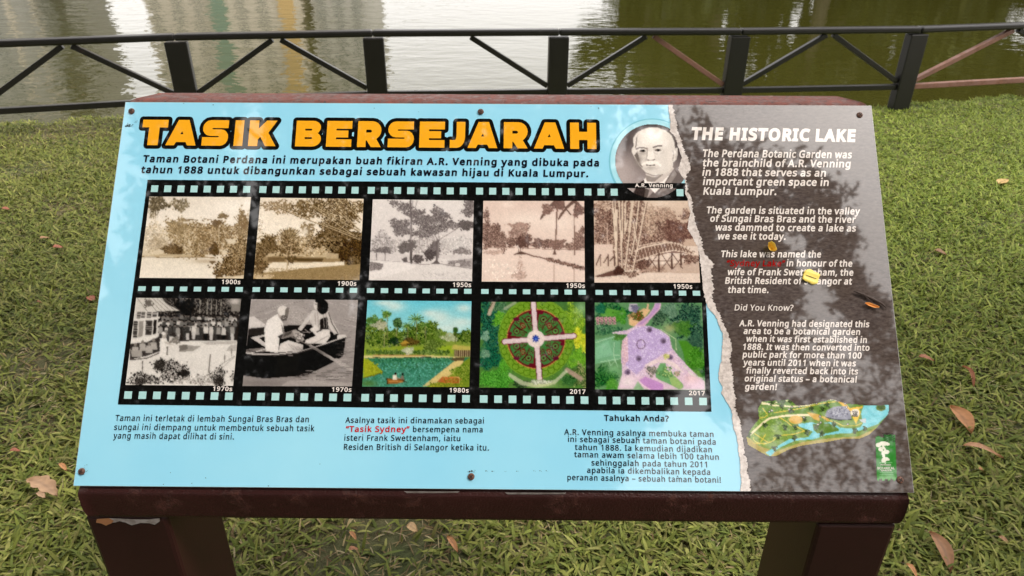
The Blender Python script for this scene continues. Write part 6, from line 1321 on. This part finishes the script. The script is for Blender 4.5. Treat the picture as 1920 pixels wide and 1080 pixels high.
# ---- torn dark paper on the right
TL_ = [(191, 1252), (200, 1253.5), (215, 1254.5), (228, 1257), (247, 1256), (256, 1265.7), (275, 1271), (294, 1278), (307, 1275), (318, 1271), (328, 1276), (337, 1283.5), (345, 1285.4), (360, 1284.5), (371, 1288), (397, 1294.5), (414, 1290.4), (430, 1289), (446, 1299), (462, 1306.6), (478, 1310.7), (493, 1313), (510, 1315), (527, 1316.7), (543, 1318), (560, 1321.7), (577, 1326.7), (593, 1341.7), (610, 1348), (627, 1355), (643, 1355), (660, 1353), (677, 1351.7), (693, 1348), (710, 1346.7), (727, 1355), (737, 1351.7), (753, 1361.7), (770, 1371.7), (787, 1373), (803, 1375), (820, 1381.7), (837, 1383), (870, 1388), (887, 1388), (903, 1390), (923, 1387)]
TR_ = [(191, 1258), (200, 1261), (228, 1268.5), (247, 1271), (256, 1276), (275, 1280.7), (294, 1287), (307, 1293), (318, 1295), (328, 1288), (337, 1286.5), (345, 1288), (360, 1290), (371, 1297), (385, 1297.6), (397, 1299), (414, 1303.4), (430, 1306.6), (446, 1314), (462, 1317), (478, 1322), (493, 1338), (510, 1333), (527, 1335), (543, 1338), (560, 1335), (577, 1341.7), (593, 1350), (610, 1358), (627, 1365), (643, 1371.7), (660, 1370.7), (677, 1368), (693, 1373), (710, 1375), (727, 1375), (737, 1376.7), (753, 1380), (770, 1378), (787, 1388), (803, 1388), (820, 1393), (837, 1395), (853, 1396.7), (870, 1401.7), (887, 1400), (903, 1406.7), (923, 1406)]
def jag(tab, amp, seed, step=2.2):
    r = np.random.default_rng(seed); ys = np.arange(tab[0][0], tab[-1][0], step)
    xs = np.interp(ys, [q[0] for q in tab], [q[1] for q in tab])
    return [(float(x + amp * r.normal() * 0.6), float(y)) for x, y in zip(xs, ys)]
B0, T0 = 925.5, 188.0
eL, eR = jag(TL_, 1.0, 4), jag(TR_, 2.2, 5, 1.8)
edge = 0.0016
def clampb(pts):
    out = []
    for a in pts:
        q = uv(*a); out.append((min(max(q[0], 0.0007), PW - 0.0012), min(max(q[1], 0.0007), PH - 0.0004)))
    return out
def poly_uv(name, pts, mt, layer):
    L = np.array(pts)
    if signed_area(L) < 0: L = L[::-1]
    v, t = fill([L]); return flat(name, v, t, mt, layer)
poly_uv('torn_paper_edge', clampb([(TL_[0][1], T0)] + eL + [(1387, B0 + 4), (1440, B0 + 4), (1330, T0)]), M['torn'], 3.8)
poly_uv('dark_paper', clampb([(1258, T0)] + eR + [(1406, B0 + 6), (1725, B0 + 6), (1650, T0)]), M['paper'], 4.6)

# ---- writing
text('subtitle_lettering', [("Taman Botani Perdana ini merupakan buah fikiran A.R. Venning yang dibuka pada", (267.6, 303.6), (1123, 311.6), 12),
     ("tahun 1888 untuk dibangunkan sebagai sebuah kawasan hijau di Kuala Lumpur.", (264, 324), (1103, 331.8), 12)], M['ink'], 2.4, weight=19, track=30, shear=0.05)
text('paragraph_lettering', [("Taman ini terletak di lembah Sungai Bras Bras dan", (216, 789), (579, 791.6), 10.8),
     ("sungai ini diempang untuk membentuk sebuah tasik", (214, 806), (589.5, 808.4), 10.8), ("yang masih dapat dilihat di sini.", (212.5, 822), (438.7, 824), 10.8)], M['ink'], 2.4, weight=7, track=24)
text('paragraph_lettering', [("Asalnya tasik ini dinamakan sebagai", (647.5, 792.7), (907.5, 794), 10.3), ("bersempena nama", (774.3, 810), (905, 810.6), 10.3),
     ("isteri Frank Swettenham, iaitu", (645.7, 826), (863, 827), 10.5), ("Residen British di Selangor ketika itu.", (644.7, 843.3), (916.7, 844.6), 10.8)], M['ink'], 2.4, weight=7, track=24)
text('red_lettering', [("“Tasik Sydney”", (648, 809.4), (768, 810), 10.3)], M['red'], 2.4, weight=12, track=18)
text('question_lettering', [("Tahukah Anda?", (1132.7, 788.7), (1254.3, 790), 10.3)], M['ink'], 2.4, weight=12, track=20)
text('paragraph_lettering', [("A.R. Venning asalnya membuka taman", (1058, 815), (1338, 819.3), 10.3), ("ini sebagai sebuah taman botani pada", (1065, 828.3), (1342, 833.6), 10.3),
     ("tahun 1888. Ia kemudian dijadikan", (1078, 843.3), (1335, 848), 10.3), ("taman awam selama lebih 100 tahun", (1076.7, 857), (1348, 862), 10.3), ("sehinggalah pada tahun 2011", (1109, 872.5), (1325.7, 876), 10.3),
     ("apabila ia dikembalikan kepada", (1100.7, 886.5), (1331.7, 890.3), 10.3), ("peranan asalnya – sebuah taman botani!", (1064, 900), (1351.7, 905), 10.3)], M['ink'], 2.4, weight=7, track=24)
text('english_title_lettering', [("THE HISTORIC LAKE", (1294.5, 261), (1602.7, 265.3), 20.3)], M['white'], 5.4, weight=28, shear=0.16, track=14)
EW = dict(weight=14, shear=0.2, track=8)
text('english_lettering', [("The Perdana Botanic Garden was", (1315.8, 294.2), (1596, 297), 13), ("the brainchild of A.R. Venning", (1316.2, 312), (1593.6, 314.2), 13), ("in 1888 that serves as an", (1316.2, 329.4), (1547.4, 331.2), 13),
     ("important green space in", (1317.3, 346.9), (1552.7, 348.8), 13), ("Kuala Lumpur.", (1318, 365), (1455, 365.8), 13)], M['white'], 5.4, **EW)
text('english_lettering', [("The garden is situated in the valley", (1323.2, 400), (1611.3, 402.4), 11.8), ("of Sungai Bras Bras and the river", (1330.5, 415.7), (1603.4, 417.9), 11.8), ("was dammed to create a lake as", (1339.7, 432.3), (1603.8, 434.3), 11.8),
     ("we see it today.", (1344.3, 448.7), (1472.4, 449.6), 11.8)], M['white'], 5.4, **EW)
text('english_lettering', [("This lake was named the", (1350.4, 482), (1538.5, 482.8), 11.4), ("in honour of the", (1473.9, 499.3), (1597, 500), 11.4), ("wife of Frank Swettenham, the", (1362.8, 515.7), (1599, 516.9), 11.4),
     ("British Resident of Selangor at", (1359, 532), (1596.3, 533.4), 11.4), ("that time.", (1363.5, 549), (1440.3, 549.4), 11.4)], M['white'], 5.4, **EW)
text('english_red_lettering', [("“Sydney Lake”", (1361, 499), (1471, 499.6), 10.6)], M['dullred'], 5.4, weight=15, shear=0.2, track=8)
text('english_question_lettering', [("Did You Know?", (1376.7, 582.2), (1486.3, 582.8), 10.8)], M['white'], 5.4, weight=5, shear=0.2, track=8)
text('english_lettering', [("A.R. Venning had designated this", (1385.2, 611.5), (1628.8, 613.5), 10.8), ("area to be a botanical garden", (1393.4, 626), (1611.6, 627.9), 10.8), ("when it was first established in", (1397.9, 640.5), (1624.3, 642.9), 10.8),
     ("1888. It was then converted into", (1391.8, 655.6), (1629.3, 657.5), 10.8), ("public park for more than 100", (1391.8, 670), (1614.3, 672.2), 10.8), ("years until 2011 when it was", (1392.6, 685), (1603.7, 686.8), 10.8),
     ("finally reverted back into its", (1397.9, 700), (1607.7, 701.9), 10.8), ("original status – a botanical", (1395.2, 715), (1605, 717), 10.8), ("garden!", (1396, 730.3), (1455.4, 731), 10.8)], M['white'], 5.4, **EW)
YW = dict(weight=12, track=22)
for s, a, b in (("1900s", (415.7, 532.3), (450.7, 532.8)), ("1900s", (633, 535.4), (668.2, 535.8)), ("1950s", (849, 537.7), (883.3, 538.2)), ("1950s", (1061.7, 539.3), (1096.7, 539.8)), ("1950s", (1262.6, 540.8), (1298, 541.3)),
                ("1970s", (399.2, 732.5), (435.3, 733.2)), ("1970s", (622.3, 733.9), (659, 734.5)), ("1980s", (842.7, 735.4), (878.7, 736)), ("2017", (1068.3, 738), (1097.7, 738.5)), ("2017", (1291.7, 740.7), (1321.7, 741.2))):
    text('year_caption', [(s, a, b, 7.8)], M['white'], 2.5, **YW)
text('portrait_caption', [("A.R. Venning", (1190.7, 351), (1261, 351.4), 6.6)], M['white'], 4.0, **YW)

# ---- little garden map and the green emblem
def garden_map():
    out = [(270, 130), (560, 105), (620, 150), (640, 170), (760, 165), (1020, 100), (1080, 125), (1160, 150), (1345, 165), (1340, 170), (1620, 165), (1612, 265), (1560, 330), (1500, 400), (1400, 490), (1300, 530), (1130, 530), (1000, 555), (700, 600), (560, 640), (420, 712), (340, 712), (240, 660), (120, 590), (105, 510), (140, 440), (190, 370), (240, 310), (225, 210)]
    p = Pic([(95, 90), (1640, 90), (1640, 730), (95, 730)], (1380, 730), 5.647, 240, 110, 30)
    p.grad(0, 800, (96, 136, 60), (136, 160, 76)); p.dabs(400, 400, 300, 260, 900, [(110, 146, 64), (140, 164, 84)], 2); p.soft(380, 480, 200, 60, (150, 176, 96), .6)
    p.poly([(105, 510), (140, 520), (240, 600), (420, 660), (700, 560), (1000, 520), (1300, 500), (1500, 400), (1440, 480), (1300, 535), (1000, 560), (560, 645), (400, 720), (230, 660), (110, 590)], (176, 160, 90))
    p.poly([(310, 670), (380, 630), (440, 600), (560, 530), (760, 510), (810, 450), (650, 390), (660, 370), (800, 350), (860, 370), (1000, 350), (1100, 410), (1240, 420), (1320, 400), (1340, 360), (1320, 260), (1350, 168), (1620, 165), (1612, 265), (1500, 370), (1390, 410), (1240, 465), (1100, 470), (940, 490), (820, 530), (620, 545), (520, 590), (440, 630), (360, 710)], (128, 206, 220))
    p.poly([(810, 370), (980, 360), (1080, 420), (1090, 440), (960, 470), (860, 470), (815, 430)], (96, 130, 56)); p.ell(1530, 195, 52, 38, (110, 130, 66)); p.dabs(1530, 185, 40, 28, 60, [(70, 96, 46)], 2)
    for L, wd in (([(150, 480), (270, 370), (350, 310), (540, 280), (720, 275), (880, 285)], 22), ([(270, 140), (380, 170), (600, 185), (760, 170), (900, 120), (1020, 105), (1080, 125)], 15), ([(270, 160), (400, 145), (560, 120)], 12)): p.line(L, wd, (240, 228, 186))
    for L in ([(640, 400), (700, 430), (720, 445), (600, 480), (470, 490)], [(880, 280), (960, 330), (1050, 350), (1130, 390), (1260, 390), (1330, 360)], [(460, 300), (540, 350), (600, 400)], [(180, 570), (300, 580), (390, 550), (415, 520)], [(190, 470), (330, 560)], [(260, 560), (310, 480)], [(230, 310), (300, 300), (330, 270), (280, 200)], [(400, 250), (540, 230), (700, 200), (900, 150), (1060, 130)]): p.line(L, 9, (226, 200, 86))
    p.ell(300, 520, 0, 0, (0, 0, 0)); p.line([(290 + 110 * math.cos(t), 525 + 50 * math.sin(t)) for t in np.linspace(-.3, 3.4, 14)], 8, (220, 206, 110))
    p.ell(630, 325, 74, 44, (214, 172, 80)); p.poly([(740, 240), (880, 270), (880, 340), (820, 320)], (210, 168, 80)); p.poly([(900, 280), (960, 300), (1000, 340), (960, 340)], (210, 168, 80)); p.poly([(1060, 120), (1160, 150), (1200, 200), (1340, 180), (1330, 200), (1200, 240), (1130, 180)], (226, 180, 70))
    p.poly([(940, 280), (960, 220), (1040, 185), (1150, 180), (1210, 240), (1220, 320), (1080, 325), (980, 310)], (150, 152, 168)); p.dabs(1080, 250, 120, 60, 90, [(110, 112, 130), (176, 178, 190)], 2); p.line([(950, 300), (1080, 328), (1220, 322)], 9, (60, 62, 70))
    for x, y in ((375, 145), (480, 180), (495, 125), (570, 118), (455, 125), (510, 400), (620, 400), (745, 455), (610, 510), (900, 470), (840, 400), (300, 380), (440, 500), (405, 625), (130, 480), (580, 230), (960, 165), (910, 210), (1035, 370), (1255, 440), (1300, 130), (790, 205), (720, 315), (1355, 420)): p.dabs(x, y, 28, 28, 42, [(50, 70, 34), (70, 92, 44)], 2)
    p.ell(1262, 250, 50, 52, (238, 196, 60)); p.poly([(1212, 260), (1312, 260), (1268, 372)], (238, 196, 60)); p.ell(1258, 252, 44, 42, (232, 222, 206)); p.poly([(1300, 325), (1370, 310), (1370, 360), (1330, 350)], (190, 200, 206))
    for x, y in ((350, 240), (378, 225), (560, 215), (590, 190), (637, 160), (665, 185), (728, 148), (765, 142), (885, 112), (945, 118), (1018, 106), (1065, 120), (1155, 150), (1165, 190), (848, 150), (715, 300), (888, 290), (865, 375), (893, 355), (1180, 372)): p.ell(x, y, 13, 13, (40, 36, 34)); p.ell(x, y, 8, 8, (226, 220, 214))
    p.tex(.04); p.mask = inside(out, p.X, p.Y)
    p.done('map_print', 5.2, 'small illustrated map of the garden', soft=0.35)
    z = lambda x, y: (1380 + x / 5.647, 730 + y / 5.647)
    text('map_pin_lettering', [("YOU", z(1226, 248), z(1284, 248), 3.6), ("ARE", z(1233, 268), z(1282, 268), 3.4), ("HERE", z(1226, 289), z(1286, 289), 3.4)], M['black'], 6.0, weight=22, track=6)
    q = Pic([(1470, 480), (1680, 480), (1700, 985), (1490, 985)], (1380, 730), 5.647, 60, 130, 31)
    q.grad(0, 1000, (46, 120, 48), (60, 136, 58)); q.soft(1590, 950, 120, 40, (150, 196, 140), .6)
    q.mask = ~(((q.Y < 500 + 10 * np.sin(q.X * .07)) & (q.X < 1560)) | (q.Y > 962 + 12 * np.sin(q.X * .11) + 8 * np.sin(q.X * .31)))
    for x, y, rx, ry in ((1560, 575, 52, 24), (1600, 582, 24, 16), (1505, 590, 30, 24), (1530, 635, 26, 24), (1590, 665, 30, 22), (1560, 700, 14, 50), (1545, 660, 10, 40), (1580, 740, 34, 20), (1555, 755, 18, 30), (1605, 745, 18, 12)): q.ell(x, y, rx, ry, (226, 226, 210))
    q.line([(1550, 600), (1575, 640), (1560, 690), (1575, 780)], 20, (226, 226, 210)); q.dabs(1560, 680, 60, 90, 14, [(46, 120, 48)], 1); q.line([(1515, 780), (1650, 778)], 5, (150, 196, 150)); q.line([(1520, 885), (1660, 885)], 4, (140, 190, 140)); q.line([(1520, 903), (1660, 903)], 4, (140, 190, 140))
    q.done('emblem_print', 5.3, 'green emblem with a white plant', soft=0.2)
    L = []
    for k in range(6):
        y = 470 + 16 * k; pts = [(1545 + 20 * j + 4 * k, y + 7 * math.sin(j * 1.7 + k)) for j in range(7)]
        L.append(pts)
    V, F = [], []
    for pts in L:
        for a, b in zip(pts[:-1], pts[1:]):
            n = len(V); V += [uv(*z(a[0], a[1] - 3)), uv(*z(b[0], b[1] - 3)), uv(*z(b[0], b[1] + 3)), uv(*z(a[0], a[1] + 3))]; F.append((n, n + 1, n + 2, n + 3))
    flat('emblem_waves', V, F, M['black'], 6.0)
    text('emblem_lettering', [("PERDANA", z(1528, 806), z(1636, 806), 2.6), ("BOTANICAL", z(1494, 846), z(1674, 846), 4.4), ("GARDEN", z(1532, 866), z(1640, 866), 2.6)], M['white'], 6.0, weight=6, track=6)
garden_map()

# ---- screws, dirt
def screws():
    for px, py in ((247.3, 209), (901.5, 210), (1611, 216.5), (154, 884), (883.5, 893.5), (1686.5, 900)):
        c = uv(px, py); q = MB(); R = 0.0049; n = 20; zb = 3 * LAY if px < 1300 else 6 * LAY
        prof = [(1.0, zb), (1.0, 0.0016), (0.93, 0.0025), (0.7, 0.0033), (0.35, 0.0037)]
        vs = [P3(c[0] + R * r * math.cos(a), c[1] + R * r * math.sin(a), k) for r, k in prof for a in np.linspace(0, 2 * math.pi, n, endpoint=False)] + [P3(c[0], c[1], 0.0038)]
        fs = [(i * n + j, i * n + (j + 1) % n, (i + 1) * n + (j + 1) % n, (i + 1) * n + j) for i in range(len(prof) - 1) for j in range(n)] + [((len(prof) - 1) * n + j, (len(prof) - 1) * n + (j + 1) % n, len(vs) - 1) for j in range(n)]
        q.add(vs, fs); sc = q.build('screw', M['screw'], SIGN, FOOT, True)
        s = MB(); a0 = random.uniform(0.3, 1.2)
        for k in (0, 1):
            d = PA * math.cos(a0 + k * math.pi / 2) + PB * math.sin(a0 + k * math.pi / 2); e = np.cross(PN, d)
            s.obox(P3(c[0], c[1], 0.0037 + 0.0001 * k), d * R * 0.62, e * R * 0.13, PN * 0.00025)
        s.build('cross_slot', M['slot'], sc, FOOT)
    r = np.random.default_rng(77)
    def specks(pts):
        V, F = [], []
        for px, py, sz in pts:
            n = len(V); k = r.integers(4, 7); a0 = r.uniform(0, 6)
            for j in range(k):
                a = a0 + 2 * math.pi * j / k; rr = sz * r.uniform(.5, 1.2); V.append(uv(px + rr * 1.5 * math.cos(a), py + rr * math.sin(a)))
            F.append(tuple(range(n, n + k)))
        flat('dirt_speck', V, F, M['speck'], 3.2)
    specks([(243 + r.normal() * 4, 235 + r.normal() * 2.2, r.uniform(.5, 1.5)) for k in range(16)] + [(255 + r.normal() * 1.4, 227 + r.normal() * 4, .5) for k in range(7)])
    specks([(884 + r.normal() * 5, 884 + r.normal() * 1.5, r.uniform(.6, 1.4)) for k in range(10)])
    specks([(161 + r.normal() * 2.5, 881 + r.normal() * 6, r.uniform(.5, .9)) for k in range(6)])
    for px in (911, 923, 947, 969, 1001, 1012, 1024): specks([(px, 883 + r.normal() * .6, r.uniform(.5, 1.1)), (px + 3, 883.6, .5)])
    for px, py in ((360, 906), (307, 908), (504, 911), (320, 886), (386, 896), (785, 210), (1122, 203), (1108, 200), (702, 203), (345, 194), (400, 197), (1270, 893), (600, 870)): specks([(px, py, r.uniform(.5, 1.2))])
screws()

# ------------------------------------------------------------------ loose petals on the board
def petal(label, px, py, ln, wd, rot, mt, curl, blunt=0.55):
    c = uv(px, py); root = P3(c[0], c[1], 6.5 * LAY)
    d = PA * math.cos(rot) + PB * math.sin(rot); e = -PA * math.sin(rot) + PB * math.cos(rot)
    V, F = [], []; nu, nv = 9, 5
    for i in range(nu):
        t = i / (nu - 1); h = wd * (math.sin(math.pi * min(max(t, .05), .96)) ** blunt)
        for j in range(nv):
            s = j / (nv - 1) * 2 - 1
            V.append(root + d * ln * (t - .5) + e * h * s * (1 + .1 * math.sin(9 * t + s)) + PN * (0.0008 + curl * (s * s + (t - .5) ** 2 * 2) * 0.006))
    F = [(i * nv + j, (i + 1) * nv + j, (i + 1) * nv + j + 1, i * nv + j + 1) for i in range(nu - 1) for j in range(nv - 1)]
    o = mesh_obj('fallen_petal', V, F, mt, None, root, True)
    m = o.modifiers.new('solid', 'SOLIDIFY'); m.thickness = 0.0004
    return tag(o, label, 'petal', 'petals lying on the board')
petal('small curled yellow petal on the dark paper above the red words', 1443, 466, 0.016, 0.0062, 1.1, M['petal'], 1.4)
PET = petal('wide pale yellow petal covering letters in the third English paragraph', 1519, 520, 0.0235, 0.0105, 0.35, M['petal_pale'], 0.25, 0.22)
_q = MB(); _c = uv(1519, 520); _d = PA * math.cos(.35) + PB * math.sin(.35); _o = np.array(PET.location)
_q.obox(P3(_c[0], _c[1], 0.0032), _d * 0.0085, np.cross(PN, _d) * 0.00035, PN * 0.0003); _q.build('crease', M['dark_streak'], PET, _o)
petal('thin orange petal near the right edge of the dark paper', 1632, 573.5, 0.021, 0.0028, 0.32, M['petal_or'], 0.5)
def dark_streak():  # solid strip imitating the orange petal's reflection in the glossy print
    q = MB(); pts = [uv(*p) for p in ((1598, 547), (1615, 553), (1634, 562), (1650, 570), (1658, 577))]
    P = [P3(a[0], a[1], 0.0046) for a in pts]
    q.tube(P, [0.0008, 0.0018, 0.0021, 0.0018, 0.0010], 7)
    q.tube([P[1], (P[1] + P[2]) / 2 + PB * 0.004, P[2] + PB * 0.007], [0.001, 0.001, 0.0006], 6)
    tag(q.build('dark_streak', M['dark_streak'], None, P[2], True), 'dark streak imitating the reflection of the orange petal on the board', 'dark_streak')
dark_streak()

# ------------------------------------------------------------------ fallen leaves on the lawn
def leaf(label, px, py, px2, py2, wd, curl, hue, lift=0.03, torn=False):
    a, b = on_z(px, py, lift), on_z(px2, py2, lift); c = (a + b) / 2
    d = b - a; ln = np.linalg.norm(d); d /= ln; e = np.array([-d[1], d[0], 0])
    r = np.random.default_rng(int(px * 7 + py))
    nu, nv = 15, 7; V, C = [], []
    hue = np.asarray(hue, float)
    for i in range(nu):
        t = i / (nu - 1); h = (1.3 if wd > 0.0105 else 0.9) * wd * (math.sin(math.pi * t) ** 0.75) * (1 - 0.25 * t) + 0.0006
        if torn: h *= 0.75 + 0.45 * abs(math.sin(11 * t + px))
        for j in range(nv):
            s = j / (nv - 1) * 2 - 1
            V.append(c + d * ln * (t - .5) + e * (h * s + 0.10 * ln * curl * math.sin(math.pi * t)) + np.array([0, 0, 0.55 * wd * curl * (s * s - 0.3) + 0.018 * math.sin(3 * t + 1) * curl + r.normal() * 0.0006]))
            C.append(hue * (0.72 if j == 3 else 1.0) * r.uniform(0.82, 1.15) * (0.8 if t > .9 else 1))
    F = [(i * nv + j, (i + 1) * nv + j, (i + 1) * nv + j + 1, i * nv + j + 1) for i in range(nu - 1) for j in range(nv - 1)]
    o = mesh_obj('fallen_leaf', V, F, M['dry_leaf'], None, (c[0], c[1], lift), True)
    at = o.data.color_attributes.new('Col', 'FLOAT_COLOR', 'POINT')
    c4 = np.ones((len(V), 4), np.float32); c4[:, :3] = C; at.data.foreach_set('color', c4.ravel())
    st = MB(); p0 = np.array(V[3]) - np.array([c[0], c[1], lift]); st.tube([p0, p0 - d * 0.012 + np.array([0, 0, -.004]), p0 - d * 0.022 + np.array([0, 0, -.012])], [0.0009, 0.0008, 0.0006], 5)
    st.build('stalk', M['bark'], o)
    tag(o, label, 'leaf', 'dry leaves on the grass')
M['dry_leaf'] = foliage('dry_leaf', 0.6, 0.2)
OR, BR, PK, RD = (0.45, 0.21, 0.085), (0.27, 0.135, 0.065), (0.40, 0.25, 0.15), (0.30, 0.10, 0.055)
leaf('broad orange leaf right of the lower right corner of the map', 1779, 768, 1824, 808, 0.026, 0.8, OR, 0.04)
leaf('long thin pale brown leaf lying flat right of the emblem', 1803, 842, 1884, 854, 0.011, 0.9, (0.44, 0.23, 0.12), 0.04)
leaf('curled brown leaf pointing down, right of the right leg', 1739, 1004, 1785, 1068, 0.017, 0.9, BR, 0.04)
leaf('small orange leaf cut by the bottom edge beside the right leg', 1697, 1062, 1722, 1080, 0.009, 0.6, OR, 0.04)
leaf('small rust coloured leaf right of the board, level with the 1888 line', 1722, 672, 1753, 674, 0.014, 0.5, (0.35, 0.13, 0.06), 0.03)
leaf('narrow bent reddish leaf just below the small rust coloured one', 1801, 695, 1828, 721, 0.010, 1.3, (0.36, 0.14, 0.07), 0.03)
leaf('tiny orange leaf right of the emblem, below the long thin leaf', 1834, 882, 1848, 884, 0.009, 0.4, OR, 0.03)
leaf('pale yellowish leaf far up the lawn near the right edge', 1872, 346, 1890, 335, 0.026, 0.3, (0.50, 0.33, 0.12), 0.035)
leaf('torn pinkish brown leaf left of the lower left screw', 54, 905, 106, 926, 0.020, 0.7, PK, 0.04, True)
leaf('small pinkish leaf scrap touching the torn leaf', 70, 927, 84, 931, 0.010, 0.4, PK, 0.04)
leaf('reddish leaf half buried in the grass above the torn leaf', 20, 848, 38, 843, 0.010, 0.4, RD, 0.025)
leaf('small orange brown leaf sunk in the grass at the left of the board', 112, 872, 124, 880, 0.008, 0.4, OR, 0.03)
leaf('dull red leaf in the middle of the left lawn', 100, 466, 118, 462, 0.020, 0.4, RD, 0.03)
leaf('reddish leaf scrap at the left picture edge', 4, 393, 18, 391, 0.018, 0.4, RD, 0.03)
leaf('pale brown leaf left of the dull red one', 76, 449, 92, 444, 0.016, 0.4, (0.36, 0.19, 0.10), 0.028)
leaf('red leaf peeping out beside the left edge of the board', 164, 559, 179, 563, 0.014, 0.4, RD, 0.03)
leaf('small red leaf between the board and the dull red leaf', 70, 568, 79, 566, 0.010, 0.4, RD, 0.03)
leaf('round tan leaf on the worn patch under the lower rail', 763, 990, 783, 993, 0.012, 0.5, (0.46, 0.30, 0.15), 0.03)
leaf('orange brown leaf on the grass under the middle of the sign', 838, 1010, 858, 1032, 0.010, 0.5, OR, 0.03)
leaf('rust leaf on the worn patch near the left leg', 655, 1036, 672, 1026, 0.010, 0.5, (0.36, 0.16, 0.08), 0.03)
leaf('orange leaf scrap beside the inner face of the left leg', 656, 1000, 668, 1010, 0.007, 0.4, OR, 0.03)
leaf('brown leaf in the grass right of the first English paragraph', 1752, 472, 1776, 476, 0.020, 0.5, (0.22, 0.11, 0.05), 0.03)
leaf('tan leaf low in the grass, near the bottom right corner', 1870, 1010, 1896, 1022, 0.010, 0.5, (0.34, 0.18, 0.09), 0.03)
